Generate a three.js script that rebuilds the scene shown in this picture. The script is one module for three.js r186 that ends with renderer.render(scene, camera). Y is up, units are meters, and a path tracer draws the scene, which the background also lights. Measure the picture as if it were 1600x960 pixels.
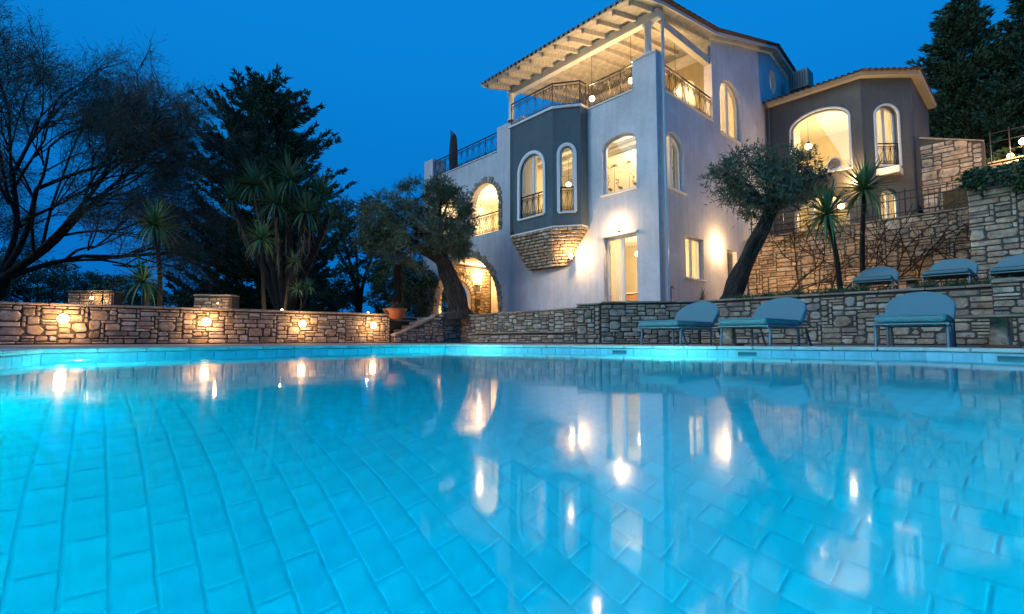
import * as THREE from 'three';
import { mergeGeometries } from 'three/addons/utils/BufferGeometryUtils.js';
import { RoundedBoxGeometry } from 'three/addons/geometries/RoundedBoxGeometry.js';

// ---------------------------------------------------------------- camera, sky, dusk light, exposure
const scene = new THREE.Scene();
const camera = new THREE.PerspectiveCamera(63.68, 1600 / 960, 0.02, 900);
camera.position.set(7.96, 0.30, 13.49);
camera.rotation.order = 'YXZ';
camera.rotation.y = Math.PI / 2 - THREE.MathUtils.degToRad(42.7);
camera.rotation.x = Math.atan(51 / 773);
const renderer = new THREE.WebGLRenderer({ antialias: true });
renderer.setSize(1024, 614);
renderer.toneMapping = THREE.LinearToneMapping;
renderer.toneMappingExposure = 1.4;
renderer.shadowMap.enabled = true;

{ // dusk sky: one smooth gradient from a deep blue horizon to a lighter blue overhead, as the photograph shows it
  const W = 256, H = 128, d = new Float32Array(W * H * 4);
  const lerp = THREE.MathUtils.lerp;
  for (let j = 0; j < H; j++) {
    const el = ((j + 0.5) / H - 0.5) * Math.PI, s = Math.min(1, Math.max(0, Math.sin(el)) / 0.62), t = s * s * (3 - 2 * s);
    const c = [lerp(0.0006, 0.0018, t), lerp(0.105, 0.165, t), lerp(0.38, 0.50, t)];
    for (let i = 0; i < W; i++) { const o = (j * W + i) * 4; d[o] = c[0]; d[o + 1] = c[1]; d[o + 2] = c[2]; d[o + 3] = 1; }
  }
  const t = new THREE.DataTexture(d, W, H, THREE.RGBAFormat, THREE.FloatType);
  t.mapping = THREE.EquirectangularReflectionMapping; t.magFilter = THREE.LinearFilter; t.needsUpdate = true;
  scene.background = t; scene.environment = t;
}
const dusk = new THREE.DirectionalLight(new THREE.Color(0.70, 0.91, 1.0), 1.0);   // the after-glow in the west, very soft
dusk.name = 'dusk_glow'; dusk.position.set(-14, 22, 34); dusk.target.position.set(-2, 2, 0);
dusk.castShadow = true; dusk.shadow.radius = 60; dusk.shadow.mapSize.set(2048, 2048);
Object.assign(dusk.shadow.camera, { left: -40, right: 40, top: 40, bottom: -40, near: 1, far: 120 });
scene.add(dusk, dusk.target);

// ---------------------------------------------------------------- helpers
const PI = Math.PI, V = (x, y, z) => new THREE.Vector3(x, y, z);
function rng(seed) { let s = seed | 0; return () => { s = (s + 0x6d2b79f5) | 0; let t = Math.imul(s ^ (s >>> 15), 1 | s); t = (t + Math.imul(t ^ (t >>> 7), 61 | t)) ^ t; return ((t ^ (t >>> 14)) >>> 0) / 4294967296; }; }
const taken = {};
function numbered(n) { if (!(n in taken)) { taken[n] = 0; return n; } taken[n]++; return n + '_' + String(taken[n]).padStart(3, '0'); }
const at = new Map();                                  // world position of each group (groups made here are not turned)
function thing(name, label, category, pos = [0, 0, 0], group) {
  const o = new THREE.Group(); o.name = numbered(name); o.position.set(...pos); o.userData = { label, category };
  if (group) o.userData.group = group;
  at.set(o, o.position.clone()); scene.add(o); return o;
}
function structure(name, geo, mat) { const m = new THREE.Mesh(geo, mat); m.name = numbered(name); m.userData.kind = 'structure'; m.castShadow = m.receiveShadow = true; scene.add(m); at.set(m, V(0, 0, 0)); return m; }
function sub(parent, name) { const o = new THREE.Group(); o.name = name; parent.add(o); at.set(o, at.get(parent).clone()); return o; }
// a part from geometry given in world coordinates: it is recentred on its own base
function part(parent, name, geo, mat) {
  geo.computeBoundingBox(); const b = geo.boundingBox, c = V((b.min.x + b.max.x) / 2, b.min.y, (b.min.z + b.max.z) / 2);
  geo.translate(-c.x, -c.y, -c.z);
  const m = new THREE.Mesh(geo, mat); m.name = name; m.castShadow = m.receiveShadow = true;
  m.position.copy(c).sub(at.get(parent)); parent.add(m); at.set(m, c); return m;
}
// a part that shares its geometry with others, placed by a world matrix
function piece(parent, name, geo, mat, matrix) {
  const m = new THREE.Mesh(geo, mat); m.name = name; m.castShadow = m.receiveShadow = true;
  matrix.decompose(m.position, m.quaternion, m.scale); m.position.sub(at.get(parent)); parent.add(m); return m;
}
function single(name, label, category, geo, mat, group) {      // a thing of one mesh
  geo.computeBoundingBox(); const b = geo.boundingBox, c = V((b.min.x + b.max.x) / 2, b.min.y, (b.min.z + b.max.z) / 2);
  geo.translate(-c.x, -c.y, -c.z);
  const m = new THREE.Mesh(geo, mat); m.name = numbered(name); m.position.copy(c); m.userData = { label, category }; if (group) m.userData.group = group;
  m.castShadow = m.receiveShadow = true; scene.add(m); at.set(m, c); return m;
}
const bx = (x0, x1, y0, y1, z0, z1) => new THREE.BoxGeometry(x1 - x0, y1 - y0, z1 - z0).translate((x0 + x1) / 2, (y0 + y1) / 2, (z0 + z1) / 2);
const rbx = (x0, x1, y0, y1, z0, z1, r = 0.01) => new RoundedBoxGeometry(x1 - x0, y1 - y0, z1 - z0, 2, r).translate((x0 + x1) / 2, (y0 + y1) / 2, (z0 + z1) / 2);
const cyl = (r0, r1, y0, y1, x, z, n = 16) => new THREE.CylinderGeometry(r1, r0, y1 - y0, n).translate(x, (y0 + y1) / 2, z);
function bar(a, b, r, n = 6) { const d = b.clone().sub(a), g = new THREE.CylinderGeometry(r, r, d.length(), n); g.applyQuaternion(new THREE.Quaternion().setFromUnitVectors(V(0, 1, 0), d.clone().normalize())); return g.translate((a.x + b.x) / 2, (a.y + b.y) / 2, (a.z + b.z) / 2); }
function tube(pts, r, seg = 20, n = 6) { return new THREE.TubeGeometry(new THREE.CatmullRomCurve3(pts), seg, r, n); }
const plain = (g) => { const q = g.index ? g.toNonIndexed() : g; for (const k of Object.keys(q.attributes)) if (!['position', 'normal', 'uv'].includes(k)) q.deleteAttribute(k); return q; };
const join = (list) => mergeGeometries(list.map(plain));
// frame of a facade: u along the wall, v up, n out of it
function frame(x, y, z, ux, uz) { return new THREE.Matrix4().makeBasis(V(ux, 0, uz), V(0, 1, 0), V(-uz, 0, ux)).setPosition(x, y, z); }
const placed = (g, M) => g.applyMatrix4(M);
const TM = (x, y, z, ry = 0, s = 1) => new THREE.Matrix4().compose(V(x, y, z), new THREE.Quaternion().setFromEuler(new THREE.Euler(0, ry, 0)), V(s, s, s));

// ---------------------------------------------------------------- procedural textures
function noiseField(n, seed, octaves, base) {           // tileable value noise, 0..1
  const r = rng(seed), out = new Float32Array(n * n); let amp = 1, tot = 0;
  for (let o = 0, f = base; o < octaves; o++, f *= 2, amp *= 0.55) {
    const L = new Float32Array(f * f); for (let i = 0; i < f * f; i++) L[i] = r(); tot += amp;
    for (let y = 0; y < n; y++) { const fy = (y / n) * f, y0 = Math.floor(fy), ty = fy - y0, sy = ty * ty * (3 - 2 * ty), ra = (y0 % f) * f, rb = ((y0 + 1) % f) * f;
      for (let x = 0; x < n; x++) { const fx = (x / n) * f, x0 = Math.floor(fx), tx = fx - x0, sx = tx * tx * (3 - 2 * tx), a = x0 % f, b = (x0 + 1) % f;
        out[y * n + x] += amp * ((L[ra + a] * (1 - sx) + L[ra + b] * sx) * (1 - sy) + (L[rb + a] * (1 - sx) + L[rb + b] * sx) * sy); } } }
  let lo = 1e9, hi = -1e9; for (const v of out) { lo = Math.min(lo, v); hi = Math.max(hi, v); } for (let i = 0; i < out.length; i++) out[i] = (out[i] - lo) / (hi - lo); return out;
}
function tex(n, f, srgb, rep) {
  const d = new Uint8Array(n * n * 4); for (let i = 0; i < n * n; i++) { const c = f(i % n, Math.floor(i / n), i); d[i * 4] = c[0]; d[i * 4 + 1] = c[1]; d[i * 4 + 2] = c[2]; d[i * 4 + 3] = 255; }
  const t = new THREE.DataTexture(d, n, n); t.wrapS = t.wrapT = THREE.RepeatWrapping; t.magFilter = THREE.LinearFilter; if (srgb) t.colorSpace = THREE.SRGBColorSpace; t.repeat.set(rep, rep); t.needsUpdate = true; return t;
}
const N1 = noiseField(512, 11, 7, 4), N2 = noiseField(512, 23, 5, 16), N3 = noiseField(512, 37, 4, 64), N4 = noiseField(512, 41, 3, 3);
function streaks(n, seed, fx, fy) { const r = rng(seed), L = new Float32Array(fx * fy), out = new Float32Array(n * n); for (let i = 0; i < L.length; i++) L[i] = r(); for (let y = 0; y < n; y++) { const v = (y / n) * fy, b = Math.floor(v), t = v - b, ty = t * t * (3 - 2 * t); for (let x = 0; x < n; x++) { const u = (x / n) * fx, a = Math.floor(u), q = u - a, tx = q * q * (3 - 2 * q), f = (i, j) => L[(j % fy) * fx + (i % fx)]; out[y * n + x] = (f(a, b) * (1 - tx) + f(a + 1, b) * tx) * (1 - ty) + (f(a, b + 1) * (1 - tx) + f(a + 1, b + 1) * tx) * ty; } } return out; }
const R1 = streaks(512, 51, 48, 4), R2 = streaks(512, 53, 128, 7);
const grey = (v) => { const k = Math.max(0, Math.min(255, v * 255)); return [k, k, k]; };
const stuccoMap = tex(512, (x, y, i) => grey(0.80 + 0.12 * N1[i] + 0.05 * (N3[i] - 0.5) + 0.045 * (R1[i] - 0.3) + 0.025 * (R2[i] - 0.5)), true, 0.21);
const stuccoBump = tex(512, (x, y, i) => grey(0.45 * N3[i] + 0.35 * N2[i] + 0.2 * N1[i]), false, 0.7);
const stoneMap = tex(512, (x, y, i) => { const v = 0.82 + 0.42 * (N1[i] - 0.5) + 0.26 * (N2[i] - 0.5) + 0.2 * (N3[i] - 0.5), w = N4[i]; const dk = N2[i] < 0.22 ? 0.72 : 1; return [255 * Math.min(1, v * dk * (0.96 + 0.1 * w)), 255 * Math.min(1, v * dk * 0.94), 255 * Math.min(1, v * dk * (0.92 - 0.12 * w))]; }, true, 0.9);
const stoneBump = tex(512, (x, y, i) => grey(0.5 * N1[i] + 0.3 * N2[i] + 0.2 * N3[i]), false, 1.3);
const barkBump = tex(512, (x, y, i) => { const q = (y * 512 + ((x * 5) & 511)); return grey(0.6 * N2[q] + 0.4 * N1[i]); }, false, 1);
const barkMap = tex(512, (x, y, i) => { const q = (y * 512 + ((x * 5) & 511)); const v = 0.08 + 0.92 * Math.pow(N2[q], 1.4); return [230 * v, 215 * v, 195 * v]; }, true, 1);
const woodMap = tex(512, (x, y, i) => { const q = (((y >> 3) & 511) * 512 + x); const v = 0.72 + 0.28 * N2[q]; return grey(v); }, true, 0.8);
const rippleBump = tex(512, (x, y, i) => grey(0.7 * N4[i] + 0.3 * N1[i]), false, 0.33);
const clothBump = tex(256, (x, y, i) => grey(0.5 + 0.25 * Math.sin(x * PI / 2) + 0.25 * Math.sin(y * PI / 2)), false, 6);

const S = (rgb, o = {}) => { const m = new THREE.MeshStandardMaterial({ roughness: 0.85, side: THREE.DoubleSide, ...o }); m.color.setRGB(...rgb); return m; };
const P = (rgb, o = {}) => { const m = new THREE.MeshPhysicalMaterial({ roughness: 0.5, side: THREE.DoubleSide, ...o }); m.color.setRGB(...rgb); return m; };
const glow = (rgb, k) => { const m = new THREE.MeshStandardMaterial({ roughness: 0.5 }); m.color.setRGB(0.8, 0.8, 0.8); m.emissive.setRGB(...rgb); m.emissiveIntensity = k; return m; };
const M = {
  stucco: S([0.82, 0.79, 0.80], { map: stuccoMap, bumpMap: stuccoBump, bumpScale: 0.006, roughness: 0.9 }),
  taupeStucco: S([0.185, 0.170, 0.145], { map: stuccoMap, bumpMap: stuccoBump, bumpScale: 0.005, roughness: 0.9 }),
  greyStucco: S([0.125, 0.165, 0.185], { map: stuccoMap, bumpMap: stuccoBump, bumpScale: 0.005, roughness: 0.9 }),
  inside: S([0.74, 0.64, 0.44], { map: stuccoMap, roughness: 0.9 }),
  ceiling: S([0.78, 0.73, 0.64], { roughness: 0.9 }),
  floorWood: S([0.30, 0.17, 0.08], { map: woodMap, roughness: 0.5 }),
  white: S([0.74, 0.73, 0.70], { roughness: 0.45 }),
  whiteWood: S([0.70, 0.66, 0.58], { map: woodMap, roughness: 0.6 }),
  iron: S([0.018, 0.017, 0.018], { roughness: 0.45, metalness: 0.6 }),
  roofTile: S([0.23, 0.12, 0.075], { map: stoneMap, bumpMap: stoneBump, bumpScale: 0.004, roughness: 0.85 }),
  mortar: S([0.075, 0.062, 0.05], { bumpMap: stoneBump, bumpScale: 0.01, roughness: 0.95 }),
  stones: [[0.56, 0.50, 0.43], [0.62, 0.56, 0.49], [0.47, 0.43, 0.39], [0.68, 0.63, 0.57], [0.54, 0.46, 0.38], [0.58, 0.54, 0.50], [0.42, 0.37, 0.31]].map((c) => S(c, { map: stoneMap, bumpMap: stoneBump, bumpScale: 0.014, roughness: 0.88 })),
  capStone: S([0.40, 0.36, 0.32], { map: stoneMap, bumpMap: stoneBump, bumpScale: 0.01, roughness: 0.85 }),
  glass: P([1, 1, 1], { transmission: 1, thickness: 0, roughness: 0.02, ior: 1.5 }),
  terracotta: S([0.42, 0.13, 0.05], { map: stuccoMap, roughness: 0.8 }),
  soil: S([0.05, 0.035, 0.022], { bumpMap: stoneBump, bumpScale: 0.02, roughness: 1 }),
  ground: S([0.075, 0.075, 0.045], { map: stoneMap, bumpMap: stoneBump, bumpScale: 0.02, roughness: 1 }),
  paving: S([0.38, 0.34, 0.30], { map: stoneMap, bumpMap: stoneBump, bumpScale: 0.004, roughness: 0.8 }),
  coping: S([0.66, 0.63, 0.58], { map: stuccoMap, bumpMap: stuccoBump, bumpScale: 0.003, roughness: 0.6 }),
  bark: S([0.11, 0.09, 0.07], { map: barkMap, bumpMap: barkBump, bumpScale: 0.03, roughness: 0.95 }),
  oliveBark: S([0.23, 0.20, 0.17], { map: barkMap, bumpMap: barkBump, bumpScale: 0.09, roughness: 0.95 }),
  twig: S([0.11, 0.09, 0.065], { roughness: 0.95 }),
  vine: S([0.10, 0.075, 0.05], { map: barkMap, roughness: 0.95 }),
};
const leafy = (rgb) => P(rgb, { roughness: 0.7, transmission: 0.3, thickness: 0 });
Object.assign(M, {
  olive: S([0.065, 0.105, 0.055], { roughness: 0.6 }), olivePale: S([0.11, 0.14, 0.095], { roughness: 0.6 }),
  conifer: S([0.034, 0.085, 0.042], { roughness: 0.8 }), conifer2: S([0.046, 0.09, 0.034], { roughness: 0.8 }),
  broad: S([0.045, 0.095, 0.044], { roughness: 0.7 }), yucca: S([0.10, 0.20, 0.06], { roughness: 0.5 }), yuccaDark: S([0.062, 0.15, 0.066], { roughness: 0.5 }),
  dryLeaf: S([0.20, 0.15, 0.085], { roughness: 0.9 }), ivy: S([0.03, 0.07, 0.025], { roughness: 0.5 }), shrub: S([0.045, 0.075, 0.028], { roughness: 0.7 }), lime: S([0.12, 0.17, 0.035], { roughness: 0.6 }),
});
const WARM = new THREE.Color(1.0, 0.62, 0.27), WARMW = new THREE.Color(1.0, 0.75, 0.38), AMBER = new THREE.Color(1.0, 0.57, 0.25);
function lampLight(parent, x, y, z, color, cd, r = 2) {
  const l = new THREE.PointLight(color, cd, 0, 2); l.position.set(x, y, z).sub(at.get(parent)); l.castShadow = true; l.shadow.radius = r; l.shadow.camera.near = 0.02; l.name = 'lamp_light'; parent.add(l); return l;
}
const lampGlow = glow([1.0, 0.66, 0.28], 14), lampGlowSoft = glow([1.0, 0.70, 0.34], 5);

// ---------------------------------------------------------------- rubble masonry: every stone its own piece
function stoneGeo(w, h, r, proud) {                     // rough block, about 40 triangles, centred, front towards +z
  const n = 4 + (r() < 0.6 ? 4 : 3), pts = [], cut = Math.min(w, h) * (0.16 + 0.20 * r());
  const x = w / 2, y = h / 2, j = () => (r() - 0.5) * Math.min(w, h) * 0.22, c = () => cut * (0.35 + 1.1 * r());
  const raw = [[-x + c(), -y], [x - c(), -y], [x, -y + c()], [x, y - c()], [x - c(), y], [-x + c(), y], [-x, y - c()], [-x, -y + c()]];
  for (const [a, b] of raw) pts.push([Math.max(-x, Math.min(x, a + j())), Math.max(-y, Math.min(y, b + j() * 0.7))]);
  const k = pts.length, pos = [], uv = [], ou = r() * 9, ov = r() * 9, inset = 0.80 + 0.1 * r(), tx = (r() - 0.5) * 0.02, ty = (r() - 0.5) * 0.02;
  const ring = (s, z) => pts.map(([a, b]) => [a * s, b * (1 - (1 - s) * 0.8), z + a * tx + b * ty]);
  const rings = [ring(1, -0.05), ring(1, proud * 0.35), ring(inset, proud)];
  const push = (...ps) => { for (const p of ps) { pos.push(...p); uv.push(p[0] + ou, p[1] + ov + p[2]); } };
  for (let q = 0; q < 2; q++) for (let i = 0; i < k; i++) { const a = rings[q][i], b = rings[q][(i + 1) % k], c2 = rings[q + 1][(i + 1) % k], d = rings[q + 1][i]; push(a, b, c2, a, c2, d); }
  const mid = [0, 0, proud * 1.12]; for (let i = 0; i < k; i++) push(rings[2][i], rings[2][(i + 1) % k], mid);
  const g = new THREE.BufferGeometry(); g.setAttribute('position', new THREE.Float32BufferAttribute(pos, 3)); g.setAttribute('uv', new THREE.Float32BufferAttribute(uv, 2)); g.computeVertexNormals(); return g;
}
// packs stones of mixed size on a grid; top(u) gives the wall's upper edge
function rubble(parent, F, length, top, o) {
  const { cu = 0.075, cv = 0.062, seed = 1, gap = 0.022, v0 = 0, big = 0.2, mats = M.stones, skip } = o, r = rng(seed);
  const maxTop = Math.max(...[0, 0.25, 0.5, 0.75, 1].map((t) => top(t * length))), nu = Math.floor(length / cu), nv = Math.floor((maxTop - v0) / cv), used = new Uint8Array(nu * nv);
  const free = (i, j, w, h) => { if (i + w > nu || j + h > nv) return false; for (let b = j; b < j + h; b++) for (let a = i; a < i + w; a++) if (used[b * nu + a]) return false; return true; };
  const sizes = [[5, 2], [6, 2], [4, 2], [3, 2], [4, 1], [5, 1], [3, 1], [2, 2], [2, 1]], bigs = [[5, 4], [6, 3], [4, 4], [5, 3], [3, 4], [4, 3], [3, 3]];
  for (let j = 0; j < nv; j++) for (let i = 0; i < nu; i++) {
    if (used[j * nu + i]) continue;
    let pick = null;
    if (r() < big) { const c = bigs[Math.floor(r() * bigs.length)]; if (free(i, j, ...c)) pick = c; }
    for (let k = 0; k < 8 && !pick; k++) { const c = sizes[Math.floor(r() * 6.5)]; if (free(i, j, ...c)) pick = c; }
    for (const c of sizes) if (!pick && free(i, j, ...c)) pick = c;
    if (!pick) { let w = 1; pick = [w, free(i, j, 1, 2) ? 2 : 1]; }
    for (let b = j; b < j + pick[1]; b++) for (let a = i; a < i + pick[0]; a++) used[b * nu + a] = 1;
    const u = (i + pick[0] / 2) * cu, v = v0 + (j + pick[1] / 2) * cv, w = pick[0] * cu - gap * (0.6 + 0.8 * r()), h = pick[1] * cv - gap * (0.6 + 0.8 * r());
    if (v + h / 2 > top(u) + 0.02 || (skip && skip(u, v, w, h))) continue;
    const g = stoneGeo(w, h, r, 0.014 + 0.022 * r());
    piece(parent, 'stone', g, mats[Math.floor(r() * mats.length)], new THREE.Matrix4().multiplyMatrices(F, new THREE.Matrix4().makeTranslation(u, v, 0)));
  }
}
// a free or retaining wall from A to B; stones on the face to the left of A->B seen from outside (normal = frame's n)
function stoneWall(label, A, B, y0, top, thick, o = {}) {
  const L = Math.hypot(B[0] - A[0], B[1] - A[1]), ux = (B[0] - A[0]) / L, uz = (B[1] - A[1]) / L, F = frame(A[0], y0, A[1], ux, uz), topf = typeof top === 'function' ? top : () => top;
  const w = thing(o.name || 'stone_wall', label, 'stone wall', [(A[0] + B[0]) / 2, y0, (A[1] + B[1]) / 2], o.group);
  w.userData.kind = 'thing';
  const sh = new THREE.Shape(); sh.moveTo(0, -0.05); sh.lineTo(L, -0.05); const ns = o.steps || 1; for (let k = ns; k >= 0; k--) sh.lineTo((L * k) / ns, topf((L * k) / ns) - 0.01);
  part(w, 'mortar_core', placed(new THREE.ExtrudeGeometry(sh, { depth: thick, bevelEnabled: false }).translate(0, 0, -thick), F), M.mortar);
  rubble(w, F, L, topf, { seed: 5, ...o });
  if (o.end) rubble(w, frame(B[0], y0, B[1], uz, -ux), thick, () => topf(L), { ...o, seed: (o.seed || 1) + 500 });
  if (o.cap !== false) { const r = rng((o.seed || 1) + 77); let u = 0; while (u < L - 0.05) { const cw = Math.min(L - u, 0.38 + 0.42 * r()), y = topf(u + cw / 2), sl = Math.atan2(topf(u + cw) - topf(u), cw), ch = (o.capH || 0.05) * (0.85 + 0.3 * r());
    const g = new RoundedBoxGeometry(cw / Math.cos(sl) - 0.012, ch, thick + 0.07 + 0.03 * r(), 1, 0.012);
    piece(w, 'coping_stone', g, M.stones[Math.floor(r() * 7)], new THREE.Matrix4().multiplyMatrices(F, new THREE.Matrix4().makeRotationZ(sl).setPosition(u + cw / 2, y + ch / 2, -thick / 2 + 0.02))); u += cw; } }
  return { w, F, L };
}
// ---------------------------------------------------------------- pool
const WATER = 0.08, DECK = 0.20, FLOOR = -1.30;
const poolPts = [[0.3, 13.6], [-0.93, 7.26], [6.88, 5.24], [10.5, 6.9], [11, 15.5], [6, 14.8], [1.5, 13.86]];
function offset(pts, d) {                               // moves every edge outwards by d
  const n = pts.length, c = [0, 1].map((k) => pts.reduce((a, p) => a + p[k], 0) / n), lines = pts.map((p, i) => { const q = pts[(i + 1) % n], l = Math.hypot(q[0] - p[0], q[1] - p[1]); let nx = (q[1] - p[1]) / l, nz = -(q[0] - p[0]) / l; if (nx * (p[0] - c[0]) + nz * (p[1] - c[1]) < 0) { nx = -nx; nz = -nz; } return [nx, nz, nx * p[0] + nz * p[1] + d]; });
  return pts.map((p, i) => { const a = lines[(i + n - 1) % n], b = lines[i], D = a[0] * b[1] - a[1] * b[0]; return Math.abs(D) < 1e-3 ? [p[0] + a[0] * d, p[1] + a[1] * d] : [(a[2] * b[1] - b[2] * a[1]) / D, (a[0] * b[2] - b[0] * a[2]) / D]; });
}
const path = (K, pts) => { const s = new K(); pts.forEach(([x, z], i) => (i ? s.lineTo(x, -z) : s.moveTo(x, -z))); s.closePath(); return s; };
function slab(pts, y0, y1, holes = []) { const s = path(THREE.Shape, pts); holes.forEach((h) => s.holes.push(path(THREE.Path, h))); return new THREE.ExtrudeGeometry(s, { depth: y1 - y0, bevelEnabled: false }).rotateX(-PI / 2).translate(0, y0, 0); }
const inside = (pts, x, z) => { let c = false; for (let i = 0, j = pts.length - 1; i < pts.length; j = i++) { const [a, b] = pts[i], [p, q] = pts[j]; if ((b > z) !== (q > z) && x < ((p - a) * (z - b)) / (q - b) + a) c = !c; } return c; };

const tileMats = [[0.36, 0.68, 0.80], [0.39, 0.71, 0.83], [0.33, 0.65, 0.78], [0.37, 0.68, 0.79]].map((c) => S(c, { map: stuccoMap, roughness: 0.35 }));
const grout = S([0.22, 0.45, 0.54], { roughness: 0.9 });
const basin = structure('pool_basin', slab(offset(poolPts, 0.3), FLOOR - 0.25, FLOOR + 0.0005), grout);
part(basin, 'pool_wall', slab(offset(poolPts, 0.3), FLOOR - 0.02, 0.145, [poolPts]), grout);
function tileGeo(w, h, t, e = 0.004) {                  // flat tile with eased edges, top towards +z
  const x = w / 2, y = h / 2, lo = [[-x, -y, 0], [x, -y, 0], [x, y, 0], [-x, y, 0]], hi = [[-x + e, -y + e, t], [x - e, -y + e, t], [x - e, y - e, t], [-x + e, y - e, t]], pos = [], uv = [];
  const q = (a, b, c, d) => { for (const p of [a, b, c, a, c, d]) { pos.push(...p); uv.push(p[0], p[1]); } };
  q(...hi); for (let i = 0; i < 4; i++) q(lo[i], lo[(i + 1) % 4], hi[(i + 1) % 4], hi[i]);
  const g = new THREE.BufferGeometry(); g.setAttribute('position', new THREE.Float32BufferAttribute(pos, 3)); g.setAttribute('uv', new THREE.Float32BufferAttribute(uv, 2)); g.computeVertexNormals(); return g;
}
{ // floor tiles in running bond, long side towards the house
  const TL = 0.228, TW = 0.114, J = 0.007, ang = -0.04, r = rng(8), wide = offset(poolPts, 0.24), g = tileGeo(TL - J, TW - J, 0.014), list = [];
  for (let i = -48; i < 60; i++) for (let j = -64; j < 70; j++) { const u = (i + (j & 1) * 0.5) * TL, v = j * TW, x = 5 + u * Math.cos(ang) + v * Math.sin(ang), z = 10.5 - u * Math.sin(ang) + v * Math.cos(ang); if (inside(wide, x, z)) list.push([x, z, Math.hypot(x - 6.9, z - 12.4)]); }
  list.sort((a, b) => a[2] - b[2]);
  const mat = (x, z) => new THREE.Matrix4().makeRotationY(ang).multiply(new THREE.Matrix4().makeRotationX(-PI / 2)).setPosition(x, FLOOR - 0.01, z), far = [];
  list.forEach(([x, z], k) => { if (k < 290) piece(basin, 'floor_tile', g, tileMats[Math.floor(r() * 4)], mat(x, z)); else far.push(g.clone().applyMatrix4(mat(x, z))); });
  const m = part(basin, 'far_floor_tiles', mergeGeometries(far), tileMats[0]); m.userData.kind = 'stuff';
  // wall tiles: the row at the waterline one by one, the rows below joined
  const rows = [], gw = tileGeo(0.29, 0.15, 0.010), gw2 = tileGeo(0.351, 0.171, 0.010);
  poolPts.forEach((p, i) => { const q = poolPts[(i + 1) % poolPts.length], L = Math.hypot(q[0] - p[0], q[1] - p[1]), ux = (q[0] - p[0]) / L, uz = (q[1] - p[1]) / L;
    const F = frame(p[0], 0, p[1], ux, uz), seen = i < 3;
    for (let u = 0.15; u < L; u += 0.30) { const Mx = F.clone().multiply(new THREE.Matrix4().makeTranslation(u, 0.062, 0)); if (seen) piece(basin, 'waterline_tile', gw, tileMats[Math.floor(r() * 4)], Mx); else rows.push(gw.clone().applyMatrix4(Mx)); }
    for (let j = 0; j < 7; j++) for (let u = 0.18 + (j & 1) * 0.18; u < L; u += 0.36) rows.push(gw2.clone().applyMatrix4(F.clone().multiply(new THREE.Matrix4().makeTranslation(u, -0.11 - j * 0.18, 0)))); });
  const w = part(basin, 'pool_wall_tiles', mergeGeometries(rows), tileMats[1]); w.userData.kind = 'stuff';
  // coping stones
  const rim = structure('pool_coping', slab(offset(poolPts, 0.36), 0.10, 0.149, [offset(poolPts, 0.01)]), M.mortar);
  poolPts.forEach((p, i) => { const q = poolPts[(i + 1) % poolPts.length], L = Math.hypot(q[0] - p[0], q[1] - p[1]), n = Math.round(L / 0.5), cw = L / n, ux = (q[0] - p[0]) / L, uz = (q[1] - p[1]) / L, F = frame(p[0], 0, p[1], ux, uz);
    const g2 = new RoundedBoxGeometry(cw - 0.006, 0.05, 0.37, 2, 0.014);
    for (let k = 0; k < n; k++) piece(rim, 'coping_stone', g2, M.coping, F.clone().multiply(new THREE.Matrix4().makeTranslation((k + 0.5) * cw, 0.176, -0.155))); });
}
const water = structure('pool_water', slab(offset(poolPts, 0.04), FLOOR - 0.06, WATER), P([1, 1, 1], { transmission: 1, thickness: 1, ior: 1.33, roughness: 0.05, attenuationColor: new THREE.Color(0.10, 0.905, 0.965), attenuationDistance: 1.15, bumpMap: rippleBump, bumpScale: 0.0022 }));
// skimmer mouths in the waterline tiles
for (const [e, t] of [[1, 0.74], [1, 0.49], [2, 0.22]]) { const p = poolPts[e], q = poolPts[e + 1], L = Math.hypot(q[0] - p[0], q[1] - p[1]), F = frame(p[0], 0, p[1], (q[0] - p[0]) / L, (q[1] - p[1]) / L), u = L * t;
  part(basin, 'skimmer_frame', placed(join([bx(u - 0.15, u + 0.15, 0.115, 0.135, 0, 0.022), bx(u - 0.15, u - 0.13, 0.02, 0.115, 0, 0.022), bx(u + 0.13, u + 0.15, 0.02, 0.115, 0, 0.022)]), F), S([0.25, 0.42, 0.46], { roughness: 0.4 }));
  part(basin, 'skimmer_flap', placed(bx(u - 0.128, u + 0.128, 0.0, 0.113, 0.011, 0.014), F), S([0.03, 0.11, 0.13], { roughness: 0.4 })); }
// underwater lights set in the pool walls
const poolGlow = glow([0.6, 1.0, 0.95], 6), steel = S([0.55, 0.56, 0.58], { metalness: 0.9, roughness: 0.3 });
function poolLight(e, t, label, cd) {
  const p = poolPts[e], q = poolPts[(e + 1) % poolPts.length], L = Math.hypot(q[0] - p[0], q[1] - p[1]), x = p[0] + (q[0] - p[0]) * t, z = p[1] + (q[1] - p[1]) * t, F = frame(x, -0.42, z, (q[0] - p[0]) / L, (q[1] - p[1]) / L), n = V(0, 0, 1).transformDirection(F);
  const o = thing('pool_light', label, 'pool light', [x, -0.42, z], 'underwater lights in the pool walls');
  part(o, 'trim_ring', placed(new THREE.TorusGeometry(0.13, 0.016, 8, 28).translate(0, 0, 0.022), F), steel);
  part(o, 'lens', placed(new THREE.SphereGeometry(0.12, 20, 10, 0, PI * 2, 0, PI / 2).rotateX(PI / 2).scale(1, 1, 0.5).translate(0, 0, 0.012), F), poolGlow);
  const l = new THREE.PointLight(new THREE.Color(0.55, 1.0, 0.90), cd * 2.85, 0, 2); l.position.copy(n).multiplyScalar(0.045); l.castShadow = true; l.shadow.radius = 2; l.name = 'lamp_light'; o.add(l);
}
poolLight(1, 0.14, 'underwater light glowing in the far pool wall below the bench wall', 7);
poolLight(1, 0.60, 'underwater light glowing in the pool wall below the leftmost lounger', 9);
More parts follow.
